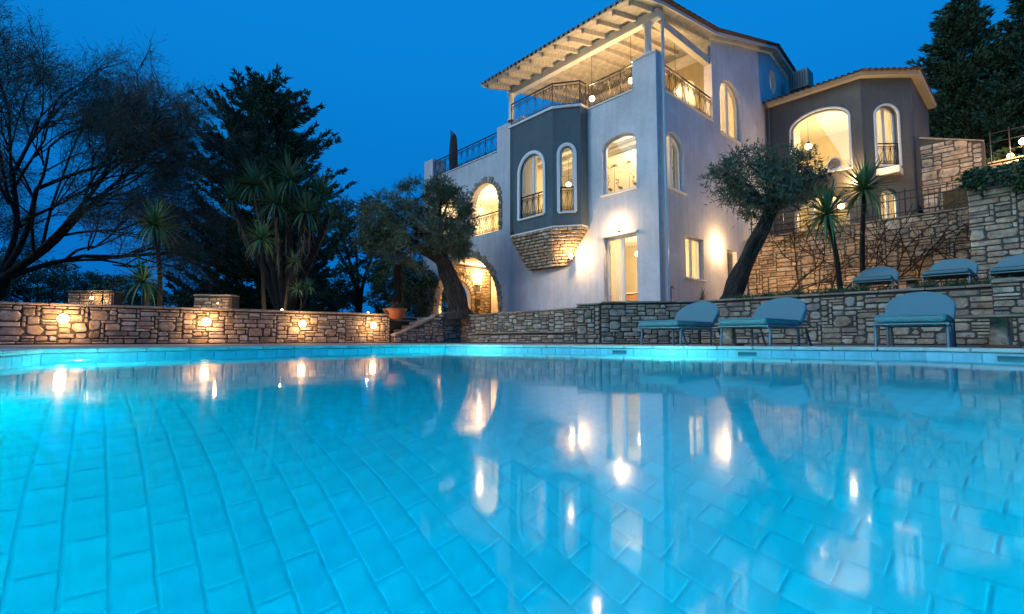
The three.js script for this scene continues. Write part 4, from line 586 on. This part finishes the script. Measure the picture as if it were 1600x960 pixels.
{ // bare winter tree at the left
  const r = rng(151), b = onTerrace(-30, 20), o = thing('bare_tree', 'great bare winter tree with fine twigs at the left edge', 'tree', [b.x, 1, b.z]), wood = [], tw = [];
  const right = V(1, 0, 0).transformDirection(survey); right.y = 0; right.normalize(); const deep = V(-right.z, 0, right.x);
  function grow(p, dir, len, rad, lev) {
    const side = V(r() - 0.5, r() - 0.35, r() - 0.5).multiplyScalar(0.5 * len), e = p.clone().addScaledVector(dir, len), mid = p.clone().addScaledVector(dir, len * 0.5).addScaledVector(side, 0.28);
    wood.push(limb([p, mid, e], rad, rad * 0.62, lev < 2 ? 8 : 4, lev < 2 ? 10 : lev < 4 ? 5 : 3, lev < 2 ? 0.06 : 0, r));
    if (lev >= 4) for (let k = 0; k < (lev === 5 ? 30 : 12); k++) { const t = 0.15 + 0.85 * r(), q = p.clone().lerp(e, t), d = dir.clone().multiplyScalar(0.6).add(V(...unit(r)).multiplyScalar(0.75)).addScaledVector(right, 0.25), l = 0.35 + 0.75 * r(); d.normalize(); tw.push([q.x, q.y, q.z, d.x * l, d.y * l, d.z * l, 0.008 + 0.006 * r(), ...unit(r)]); if (r() < 0.8) { const q2 = q.clone().addScaledVector(d, l * 0.5), d2 = d.clone().add(V(...unit(r)).multiplyScalar(0.8)).normalize(); tw.push([q2.x, q2.y, q2.z, d2.x * l * 0.6, d2.y * l * 0.6, d2.z * l * 0.6, 0.012, ...unit(r)]); } }
    if (lev >= 5) return;
    const n = lev === 0 ? 5 : lev < 3 ? 4 : 3 + (r() < 0.4 ? 1 : 0);
    for (let k = 0; k < n; k++) { const t = k === 0 ? 1 : 0.45 + 0.55 * r(), q = p.clone().lerp(e, t), d = dir.clone().add(V(...unit(r)).multiplyScalar(lev === 0 ? 0.85 : 0.72)).addScaledVector(right, lev < 2 ? 0.16 : 0.05); d.y += 0.12; d.normalize(); grow(q, d, len * (0.62 + 0.22 * r()), rad * (k === 0 ? 0.66 : 0.5), lev + 1); }
  }
  const p0 = V(b.x, 0.9, b.z); wood.push(limb([p0, p0.clone().add(V(0, 1, 0)).addScaledVector(right, 0.25), p0.clone().add(V(0, 1.9, 0)).addScaledVector(right, 0.7)], 0.42, 0.33, 8, 12, 0.1, r));
  const c0 = p0.clone().add(V(0, 1.8, 0)).addScaledVector(right, 0.66);
  for (const [a, u, l] of [[1.0, 0.42, 3.0], [0.35, 1.0, 4.0], [-0.4, 1.0, 3.8], [0.7, 0.9, 4.2], [0.05, 1.0, 4.4], [-0.9, 0.6, 3.0], [0.85, 0.7, 3.6]]) grow(c0, right.clone().multiplyScalar(a).add(V(0, u, 0)).addScaledVector(deep, (r() - 0.5) * 0.8).normalize(), l, 0.13, 1);
  const lf = []; for (const q of tw) if (r() < 0.5) { const u = unit(r); for (let k = 0; k < 2; k++) { const t = 0.3 + 0.7 * r(); lf.push([q[0] + q[3] * t, q[1] + q[4] * t, q[2] + q[5] * t, u[0] * 0.09, u[1] * 0.09 - 0.02, u[2] * 0.09, 0.03, ...unit(r)]); } }
  part(o, 'trunk', mergeGeometries(wood), M.bark); part(o, 'crown', leaves(tw), M.twig); part(o, 'late_leaves', leaves(lf), M.olive); }
// broad dark trees and bushes in the background
function bushTree(name, label, px, d, w, h, seed, mat, y0 = 1.0, trunk = true, n = 5200) { const r = rng(seed), b = onTerrace(px, d, y0), o = thing(name, label, trunk ? 'tree' : 'bush', [b.x, y0, b.z]), lv = [], wood = [], lo = trunk ? 0.3 : 0.06; if (trunk) for (let k = 0; k < 4; k++) { const a = r() * 6.28; wood.push(limb([V(b.x, y0 - 0.05, b.z), V(b.x + Math.cos(a) * 0.2, y0 + h * 0.3, b.z + Math.sin(a) * 0.2), V(b.x + Math.cos(a) * w * 0.3, y0 + h * (0.55 + 0.25 * r()), b.z + Math.sin(a) * w * 0.3)], 0.06 + h * 0.016, 0.03, 8, 6, 0.1, r)); }
  const m = Math.round(n / 100); for (let k = 0; k < m; k++) { const q = ball(r), c = [b.x + q[0] * w / 2, y0 + h * lo + (q[1] * 0.5 + 0.5) * h * (1 - lo), b.z + q[2] * w / 2], s = 0.22 + 0.05 * w * r(); clump(lv, c, [s, s * 0.8, s], 100, 0.15, 0.07, r, 0.15); }
  if (trunk) part(o, 'trunk', mergeGeometries(wood), M.bark); part(o, 'crown', leaves(lv), mat); return o; }
bushTree('broadleaf_tree', 'loose dark tree with forked trunk between the conifer and the olive', 560, 25, 4.0, 6.6, 161, M.broad, 1.0, true, 9500);
bushTree('broadleaf_tree', 'dark round tree low behind the bare tree', 60, 33, 7, 4.6, 163, M.broad, 1.0, true, 17000);
bushTree('broadleaf_tree', 'dark low tree left of the lit garden gate', -60, 30, 7, 5.2, 165, M.broad, 1.0, true, 15000);
bushTree('broadleaf_tree', 'small dark tree right of the lit garden gate', 195, 31, 4.5, 3.2, 167, M.broad, 1.0, true, 9000);
bushTree('hedge_bush', 'dark hedge between the conifer foot and the loose tree', 505, 26, 4.4, 2.6, 169, M.broad, 1.0, false, 9000);
bushTree('hedge_bush', 'dark hedge behind the terracotta pot', 628, 24, 3.2, 3.4, 171, M.broad, 1.0, false, 9000);
bushTree('hedge_bush', 'dark bush at the conifer foot behind the small stone pier', 330, 25, 3.4, 1.9, 173, M.broad, 1.0, false, 4000);
bushTree('hedge_bush', 'dark bush behind the left pair of yuccas', 275, 27, 3.0, 2.0, 175, M.broad, 1.0, false, 3500);
bushTree('hedge_bush', 'dark tall hedge against the left end of the villa', 672, 28, 4.2, 4.2, 176, M.broad, 1.0, false, 14000);
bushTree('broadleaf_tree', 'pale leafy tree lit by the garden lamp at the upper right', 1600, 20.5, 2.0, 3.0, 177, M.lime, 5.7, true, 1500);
// yuccas
function yucca(label, d, baseX, heads, seed, mats, singleLeaves, y0 = 1.0, o2 = {}) {
  const r = rng(seed), b = onTerrace(baseX, d, y0), o = thing('yucca_plant', label, 'yucca', [b.x, y0, b.z], o2.group), tr = [], all = [], dry = [];
  for (const [px, py, rp, dd = 0, n = 64] of heads) { const c = spot(px, py, d + dd), rad = (rp / 773) * d; tr.push(limb([b.clone().add(V((r() - 0.5) * 0.2, -0.1, (r() - 0.5) * 0.2)), b.clone().lerp(c, 0.5).add(V((r() - 0.5) * 0.25, 0, (r() - 0.5) * 0.25)), c.clone().add(V(0, 0.05, 0))], o2.tr || 0.09, (o2.tr || 0.09) * 0.7, 12, 8, 0.08, r)); all.push(...head(o, c.toArray(), rad, n, r, mats, singleLeaves));
    const sk = o2.skirt || 0; for (let k = 0; k < sk; k++) { const t = r() * 0.55, p = c.clone().lerp(b, t * 0.8), a = r() * 6.28, l = rad * (0.5 + 0.4 * r()); dry.push(swords[2].clone().applyMatrix4(new THREE.Matrix4().compose(p, new THREE.Quaternion().setFromEuler(new THREE.Euler(1.15 + 0.3 * r(), a, 0, 'YXZ')), V(l, l, l)))); } }
  part(o, 'trunk', mergeGeometries(tr), M.bark); if (all.length) part(o, 'leaf_heads', mergeGeometries(all), mats[0]); if (dry.length) part(o, 'dead_leaf_skirt', mergeGeometries(dry), M.dryLeaf); }
yucca('huge many-headed yucca with hanging dead leaves in front of the conifer', 20, 445, [[398, 290, 46, 0, 110], [452, 282, 46, -.4, 110], [500, 305, 44, .3, 110], [362, 312, 38, .4, 90], [430, 318, 44, -.8, 100], [478, 332, 42, -.6, 90], [512, 340, 30, .4, 70]], 181, [M.yuccaDark], false, 1.0, { skirt: 70, tr: 0.16 });
yucca('slender young yucca with one bright head before the huge yucca', 16.5, 416, [[408, 373, 38, 0, 100]], 183, [M.yucca, M.yuccaDark], true, 1.0, { tr: 0.07 });
yucca('short young yucca right of the slender one', 16.5, 440, [[459, 410, 24, 0, 50]], 185, [M.yuccaDark], false, 1.0, { tr: 0.05 });
yucca('low yucca pair of thin stems beside the third wall lamp', 16, 465, [[465, 452, 20, 0, 40], [482, 448, 20, .2, 40]], 186, [M.yuccaDark], false, 1.0, { tr: 0.04 });
yucca('tall single-stemmed yucca between the bare tree and the conifer', 16, 246, [[241, 352, 48, 0, 110]], 187, [M.yuccaDark, M.yucca], true, 1.0, { tr: 0.08 });
yucca('short bushy yucca at the foot of the tall one', 15.5, 226, [[222, 440, 46, 0, 90]], 189, [M.yuccaDark], true, 1.0, { tr: 0.1 });
yucca('dagger-leaved palm leaning left before the high lit wall', 13.4, 1322, [[1292, 336, 58, 0, 120]], 191, [M.yucca, M.yuccaDark], true, 1.45, { tr: 0.075 });
yucca('upright dagger-leaved palm under the wing lantern', 13.8, 1345, [[1351, 296, 58, 0, 120]], 193, [M.yucca, M.yuccaDark], true, 1.45, { tr: 0.075 });
yucca('small stiff agave at the foot of the white side wall', 14.2, 1098, [[1098, 466, 20, 0, 34]], 195, [M.yuccaDark], true, 1.2, { tr: 0.03 });
{ const b = onTerrace(428, 15.9), o = thing('garden_spot', 'small garden spot at the foot of the slender young yucca', 'garden light', [b.x, 1.0, b.z]); part(o, 'housing', cyl(0.05, 0.06, 1.0, 1.1, b.x, b.z, 12), M.iron); part(o, 'bulb', new THREE.SphereGeometry(0.045, 12, 8).translate(b.x, 1.13, b.z), lampGlowSoft); lampLight(o, b.x, 1.13, b.z, WARMW, 3, 2); }
{ const b = onTerrace(262, 15.2), o = thing('garden_spot', 'small garden spot beside the left pair of yuccas', 'garden light', [b.x, 1.0, b.z]); part(o, 'housing', cyl(0.05, 0.06, 1.0, 1.1, b.x, b.z, 12), M.iron); part(o, 'bulb', new THREE.SphereGeometry(0.045, 12, 8).translate(b.x, 1.13, b.z), lampGlowSoft); lampLight(o, b.x, 1.13, b.z, WARMW, 2.5, 2); }
{ // feathery palm behind the pot
  const b = onTerrace(622, 21), c = spot(622, 412, 21), r = rng(197), o = thing('palm_tree', 'short palm with drooping fronds beside the terracotta pot', 'palm', [b.x, 1, b.z]), lv = []; part(o, 'trunk', limb([V(b.x, 0.95, b.z), V(b.x, 2, b.z), c], 0.19, 0.16, 10, 10, 0.12, r), M.vine);
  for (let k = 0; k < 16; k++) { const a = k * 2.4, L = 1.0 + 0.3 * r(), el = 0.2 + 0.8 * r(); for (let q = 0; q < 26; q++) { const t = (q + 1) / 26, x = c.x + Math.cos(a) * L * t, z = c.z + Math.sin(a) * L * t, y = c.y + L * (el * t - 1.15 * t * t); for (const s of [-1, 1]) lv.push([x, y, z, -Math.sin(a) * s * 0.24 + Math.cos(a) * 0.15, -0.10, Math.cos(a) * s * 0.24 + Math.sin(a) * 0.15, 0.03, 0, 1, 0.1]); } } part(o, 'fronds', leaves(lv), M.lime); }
{ const b = onTerrace(617, 17.3, 1.0), o = thing('flower_pot', 'round terracotta pot with red flowers on the terrace edge', 'flower pot', [b.x, 1.0, b.z]), r = rng(199);
  const pot = new THREE.LatheGeometry([[0.2, 0], [0.28, 0.04], [0.38, 0.3], [0.41, 0.31], [0.42, 0.38], [0.38, 0.385], [0.35, 0.33]].map(([a, q]) => new THREE.Vector2(a, q)), 28).translate(b.x, 1.0, b.z); part(o, 'pot', pot, M.terracotta); part(o, 'soil', cyl(0.35, 0.35, 1.3, 1.34, b.x, b.z, 20), M.soil); const lv = [], fl = []; clump(lv, [b.x, 1.45, b.z], [0.25, 0.12, 0.25], 160, 0.08, 0.04, r); clump(fl, [b.x, 1.55, b.z], [0.2, 0.1, 0.2], 60, 0.05, 0.045, r); part(o, 'foliage', leaves(lv), M.shrub); part(o, 'flowers', leaves(fl), S([0.35, 0.02, 0.03])); }
// low shrubs on the upper terrace edge
[[1215, 12.2], [1262, 11.8], [1310, 11.4], [1355, 11.0], [1455, 10.4], [1500, 10.2], [1545, 9.9], [1168, 12.8]].forEach(([px, d], k) => { const r = rng(210 + k), b = onTerrace(px, d, 1.2), lv = []; for (let q = 0; q < 12; q++) clump(lv, [b.x + (r() - 0.5) * 0.6, 1.26 + r() * 0.12, b.z + (r() - 0.5) * 0.4], [0.12, 0.08, 0.12], 60, 0.09, 0.022, r, 0.6); const m = single('low_shrub', ['low green shrub on the wall behind the middle lounger, third from the olive trunk', 'low green shrub left of the leaning palm stem', 'low green shrub under the leaning palm', 'low green shrub in front of the left upper lounger', 'low green shrub in front of the middle upper lounger', 'low green shrub between the middle and the right upper lounger', 'low green shrub nearest the right edge', 'low green shrub at the foot of the leaning olive'][k], 'shrub', leaves(lv), M.shrub, 'low shrubs along the upper terrace edge'); });
// bare creepers on the high wall
for (const [k, x0, ln] of [[0, 0.7, 3.6], [1, 1.9, 3.4], [2, 2.9, 4.0], [3, 4.0, 3.2], [4, 5.0, 3.0], [5, 5.9, 2.6]]) { const r = rng(230 + k), o = thing('bare_creeper', ['bare creeper climbing the high wall nearest the white house', 'bare creeper on the high wall left of the leaning palm', 'bare creeper on the high wall behind the two palms', 'bare creeper on the high wall right of the upright palm', 'bare creeper on the high wall below the iron fence', 'bare creeper on the high wall beside the tall pale wall'][k], 'creeper', [x0, 1.5, -6.2], 'bare creepers on the high wall'), g = [];
  const run = (x, y, a, l, rad, lev) => { const pts = [V(x, y, -6.34)]; let cx = x, cy = y, ca = a; for (let q = 0; q < 5; q++) { ca += (r() - 0.5) * 0.8; cx += Math.cos(ca) * l / 5; cy = Math.min(4.6, Math.max(1.5, cy + Math.sin(ca) * l / 5)); cx = Math.max(0.2, Math.min(6.6, cx)); pts.push(V(cx, cy, -6.36 + r() * 0.16)); } g.push(limb(pts, rad, rad * 0.5, 12, 4)); if (lev < 3) for (let q = 0; q < 3; q++) { const p = pts[2 + q]; run(p.x, p.y, ca + (r() - 0.5) * 2.0, l * (0.5 + 0.3 * r()), rad * 0.6, lev + 1); } }; run(x0, 1.5, 1.2 + (r() - 0.5) * 1.2, ln * 0.8, 0.03, 0); run(x0 + 0.2, 1.5, 0.4 + r() * 0.5, ln * 0.7, 0.028, 1); part(o, 'stems', mergeGeometries(g), M.vine); }
{ const r = rng(241), lv = []; for (let k = 0; k < 90; k++) { const x = 6.72 + r() * 2.6, over = r(), dz = over < 0.45 ? 0.15 + r() * 0.1 : -r() * 0.4, y = over < 0.45 ? 4.5 - r() * (0.25 + 0.33 * (x - 6.7)) : 4.5 + r() * 0.1; clump(lv, [x, y, -3.62 + 0.1 * (x - 6.7) + dz], [0.14, 0.12, 0.08], 70, 0.085, 0.07, r, -0.3); } single('ivy_mass', 'thick green ivy spilling over the tall pale wall', 'ivy', leaves(lv), M.ivy); }
// iron fence on the high wall and garden fence at the upper right
{ const o = thing('iron_fence', 'iron fence on top of the high wall below the wing', 'fence', [3.2, 4.22, -6.5]); const F = frame(0, 0, -6.55, 1, 0); for (const y of [4.42, 4.85, 5.1]) part(o, 'rail', placed(bx(0.15, 6.65, y - 0.013, y + 0.013, -0.012, 0.012), F), M.iron); for (let k = 0; k <= 44; k++) { const x = 0.2 + k * 0.146, post = k % 11 === 0; if (x > 3.9 || k % 4 === 0) part(o, post ? 'post' : 'upright', placed(bx(x - (post ? 0.02 : 0.008), x + (post ? 0.02 : 0.008), 4.24, post ? 5.2 : 5.1, -0.01, 0.01), F), M.iron); } }
{ const o = thing('garden_fence', 'thin wire garden fence above the orange-lit wall', 'fence', [8.2, 6.2, -9.2]); const F = frame(6.9, 0, -9.15, 1, 0.05); for (const y of [6.5, 6.85, 7.15]) part(o, 'wire', placed(bx(0, 2.8, y - 0.008, y + 0.008, -0.008, 0.008), F), M.iron); for (let k = 0; k <= 6; k++) part(o, 'post', placed(cyl(0.02, 0.02, 6.15, 7.25, 0.05 + k * 0.45, 0, 8), F), M.iron); }
{ const o = thing('garden_lamp_post', 'bright lamp post in the upper garden at the right edge', 'lamp post', [7.72, 6.15, -8.7]); part(o, 'post', cyl(0.035, 0.03, 6.1, 6.45, 7.72, -8.7, 10), M.iron); part(o, 'bulb', new THREE.SphereGeometry(0.11, 14, 10).translate(7.72, 6.55, -8.7), lampGlow); lampLight(o, 7.72, 6.55, -8.7, WARM, 12, 3); }
{ const o = thing('garden_lamp_post', 'garden lamp behind the sloping stone wall lighting the wing gable', 'lamp post', [7.3, 5.7, -13]); part(o, 'post', cyl(0.035, 0.03, 5.68, 7.2, 7.3, -13, 10), M.iron); part(o, 'bulb', new THREE.SphereGeometry(0.1, 14, 10).translate(7.3, 7.3, -13), lampGlow); lampLight(o, 7.3, 7.3, -13, WARM, 7, 3); }
// little stone piers and gate in the garden on the left
function pier(label, px0, px1, py0, d) { const a = spot(px0, py0, d), b = spot(px1, py0, d); return stoneWall(label, [a.x, a.z], [b.x, b.z], 1.0, a.y - 1.0, 0.5, { seed: px0, cu: 0.09, cv: 0.06, big: 0.08, name: 'stone_pier', capH: 0.06 }); }
pier('small stone pier behind the wall right of the first pair of yuccas', 303, 362, 463, 17.5).w.userData.category = 'stone pier';
{ const q = pier('low lit stone wall behind the iron gate in the left garden', 108, 178, 457, 18.5); q.w.userData.category = 'stone wall';
  const p = spot(143, 466, 18.1), o = thing('garden_light', 'lamp glowing on the low stone wall behind the iron gate', 'garden light', p.toArray()); part(o, 'bulb', new THREE.SphereGeometry(0.06, 12, 8).translate(p.x, p.y, p.z), lampGlow); part(o, 'bracket', bar(V(p.x - 0.04, p.y - 0.06, p.z), V(p.x - 0.3, p.y - 0.2, p.z), 0.015), M.iron); lampLight(o, p.x, p.y, p.z, WARM, 1.6, 2);
  const g0 = spot(106, 470, 17.6), g1 = spot(178, 470, 17.6), L = Math.hypot(g1.x - g0.x, g1.z - g0.z), gate = thing('iron_gate', 'low scrolled iron gate in front of the lit garden wall', 'gate', [(g0.x + g1.x) / 2, 1.0, (g0.z + g1.z) / 2]); railing(gate, frame(g0.x, 0, g0.z, (g1.x - g0.x) / L, (g1.z - g0.z) / L), 0, L, 1.02, 0.98); 
  const p2 = spot(340, 474, 17.0), o2 = thing('garden_light', 'small lamp on the stone pier right of the yucca pair', 'garden light', p2.toArray()); part(o2, 'bulb', new THREE.SphereGeometry(0.03, 12, 8).translate(p2.x, p2.y, p2.z), lampGlowSoft); part(o2, 'bracket', bar(V(p2.x, p2.y - 0.03, p2.z), V(p2.x, 1.0, p2.z), 0.012), M.iron); lampLight(o2, p2.x, p2.y, p2.z, WARM, 0.5, 2); }

// ---------------------------------------------------------------- loungers, tables, small things
const frameMat = S([0.16, 0.24, 0.27], { metalness: 0.4, roughness: 0.45 }), cushion = P([0.145, 0.27, 0.285], { roughness: 0.85, bumpMap: clothBump, bumpScale: 0.001, sheen: 0.4, sheenRoughness: 0.6 }); cushion.sheenColor.setRGB(0.1, 0.25, 0.3);
const pipingMat = S([0.11, 0.22, 0.24], { roughness: 0.8 });
const loungerGeos = (() => {
  const seat = new RoundedBoxGeometry(0.74, 0.11, 1.34, 4, 0.05).translate(0, 0.385, 0.33);
  const s = new THREE.Shape(); s.moveTo(-0.37, 0); s.lineTo(0.37, 0); s.lineTo(0.385, 0.25); s.absellipse(0, 0.25, 0.385, 0.32, 0, PI, false); s.closePath();
  const back = new THREE.ExtrudeGeometry(s, { depth: 0.06, bevelEnabled: true, bevelSize: 0.03, bevelThickness: 0.03, bevelSegments: 4, curveSegments: 20 }).translate(0, 0, -0.03).rotateX(-0.80).translate(0, 0.40, -0.33);
  const piping = (() => { const c = []; const rr = (w, l, r0, y) => { const p = []; for (const [sx, sz, a0] of [[1, 1, 0], [-1, 1, PI / 2], [-1, -1, PI], [1, -1, PI * 1.5]]) for (let k = 0; k <= 4; k++) { const a = a0 + (k / 4) * PI / 2; p.push(V(sx * (w - r0) + r0 * Math.cos(a), y, 0.33 + sz * (l - r0) + r0 * Math.sin(a))); } return p; }; for (const y of [0.352, 0.418]) c.push(new THREE.TubeGeometry(new THREE.CatmullRomCurve3(rr(0.368, 0.668, 0.06, y), true), 80, 0.007, 5, true)); c.push(tube([V(-0.36, 0.437, 0.33), V(0, 0.44, 0.335), V(0.36, 0.437, 0.33)], 0.006, 12, 5)); return join(c); })();
  const side = (x) => join([bar(V(x, 0.31, -0.62), V(x, 0.31, 0.98), 0.018, 8), tube([V(x, 0.42, -0.28), V(x, 0.43, -0.5), V(x, 0.38, -0.72), V(x, 0.31, -0.86)], 0.014, 10, 6)]);
  const leg = (x, z, k) => tube([V(x, 0.31, z), V(x, 0.15, z + k * 0.5), V(x, 0, z + k)], 0.02, 8, 8);
  const cross = [0.97, -0.6, 0.2].map((z) => bar(V(-0.36, 0.31, z), V(0.36, 0.31, z), 0.015, 8));
  const prop = [-0.25, 0.25].map((x) => bar(V(x, 0.31, -0.5), V(x, 0.62, -0.6), 0.012));
  return { piping, seat, back, sides: [side(-0.37), side(0.37)], legs: [leg(-0.37, 0.86, 0.04), leg(0.37, 0.86, 0.04), leg(-0.37, -0.25, 0.0), leg(0.37, -0.25, 0.0), leg(-0.37, -0.58, -0.22), leg(0.37, -0.58, -0.22)], cross, prop };
})();
function makeLounger() { const o = new THREE.Group(); const put = (n, g, m) => { const q = new THREE.Mesh(g, m); q.name = n; q.castShadow = q.receiveShadow = true; o.add(q); }; put('seat_cushion', loungerGeos.seat, cushion); put('back_cushion', loungerGeos.back, cushion); put('piping', loungerGeos.piping, pipingMat); loungerGeos.sides.forEach((g) => put('side_rail', g, frameMat)); loungerGeos.legs.forEach((g) => put('leg', g, frameMat)); loungerGeos.cross.forEach((g) => put('cross_bar', g, frameMat)); loungerGeos.prop.forEach((g) => put('back_prop', g, frameMat)); return o; }
const loungerProto = makeLounger();
[[1070, 9.7, 0.186, 0.02, 'teal cushioned lounger farthest left by the pool'], [1200, 8.7, 0.186, -0.03, 'teal cushioned lounger second from the left by the pool'], [1432, 7.55, 0.186, 0.06, 'teal cushioned lounger by the pool beside the round table'],
 [1372, 12.9, 1.4, 0.1, 'teal lounger on the upper terrace under the dagger-leaved palms'], [1490, 11.6, 1.4, 0.0, 'teal lounger in the middle of the upper terrace'], [1600, 11.0, 1.4, -0.05, 'teal lounger on the upper terrace cut by the right edge']].forEach(([px, d, y, a, label], k) => { const o = k ? loungerProto.clone() : loungerProto, p = spot(px, 490, d); o.name = numbered('sun_lounger'); o.position.set(p.x, y, p.z); o.rotation.y = a; o.scale.setScalar(1.06); o.userData = { label, category: 'sun lounger', group: k < 3 ? 'loungers beside the pool' : 'loungers on the upper terrace' }; scene.add(o); });
function table(px, d, y, label, r0, h) { const p = spot(px, 500, d), o = thing('side_table', label, 'table', [p.x, y, p.z]); part(o, 'table_top', new THREE.CylinderGeometry(r0, r0 * 0.97, 0.035, 30).translate(p.x, y + h, p.z), S([0.56, 0.50, 0.43], { map: stoneMap, roughness: 0.7 })); part(o, 'stone_leg', new THREE.CylinderGeometry(0.11, 0.14, h - 0.02, 4).rotateY(0.5).translate(p.x, y + (h - 0.02) / 2, p.z), S([0.58, 0.53, 0.48], { map: stoneMap, bumpMap: stoneBump, bumpScale: 0.005 })); part(o, 'foot', rbx(p.x - 0.2, p.x + 0.2, y, y + 0.04, p.z - 0.2, p.z + 0.2, 0.01), S([0.22, 0.12, 0.06], { map: woodMap })); }
table(1562, 7.2, 0.186, 'round stone table at the right end of the poolside loungers', 0.5, 0.45);
table(1138, 9.1, 0.186, 'small round table between the two left poolside loungers', 0.24, 0.40);
table(1428, 12.3, 1.38, 'small round table between the upper terrace loungers', 0.3, 0.40);
{ const p = spot(1049, 474, 14.6), o = thing('garden_tap', 'thin garden standpipe at the house corner', 'tap', [p.x, 1.2, p.z]); part(o, 'pipe', cyl(0.014, 0.014, 1.18, 1.86, p.x, p.z, 8), M.iron); part(o, 'spout', tube([V(p.x, 1.82, p.z), V(p.x + 0.08, 1.84, p.z + 0.02), V(p.x + 0.12, 1.78, p.z + 0.03)], 0.012, 8, 6), M.iron); part(o, 'handle', rbx(p.x - 0.03, p.x + 0.07, 1.87, 1.89, p.z - 0.01, p.z + 0.01, 0.005), M.iron); }
// furniture seen through the wing window, flowers on the roof terrace
{ const o = thing('oval_chair', 'white chair with round padded back inside the wing window', 'chair', [2.3, 6.8, -9.95]); const y = 7.52; part(o, 'back_frame', new THREE.TorusGeometry(0.24, 0.035, 10, 28).scale(1, 1.12, 1).translate(2.3, y, -9.85), M.white); part(o, 'back_pad', new THREE.CylinderGeometry(0.22, 0.22, 0.05, 24).rotateX(PI / 2).scale(1, 1.12, 1).translate(2.3, y, -9.85), S([0.32, 0.26, 0.2])); part(o, 'seat', rbx(2.06, 2.54, 7.2, 7.28, -10.3, -9.83, 0.03), S([0.12, 0.13, 0.3])); for (const [a, b] of [[2.1, -9.88], [2.5, -9.88], [2.1, -10.25], [2.5, -10.25]]) part(o, 'leg', cyl(0.02, 0.025, 6.8, 7.2, a, b, 8), M.white); }
{ const o = thing('planter_box', 'long planter of small plants behind the terrace railing', 'planter', [-10.2, 8.05, -0.55]), r = rng(301), lv = []; part(o, 'box', rbx(-11.2, -8.9, 8.06, 8.45, -0.75, -0.42, 0.02), M.terracotta); for (let k = 0; k < 22; k++) clump(lv, [-11.1 + k * 0.1, 8.52 + r() * 0.1, -0.58], [0.1, 0.1, 0.12], 46, 0.09, 0.03, r, 0.4); part(o, 'foliage', leaves(lv), M.broad); }

renderer.render(scene, camera);
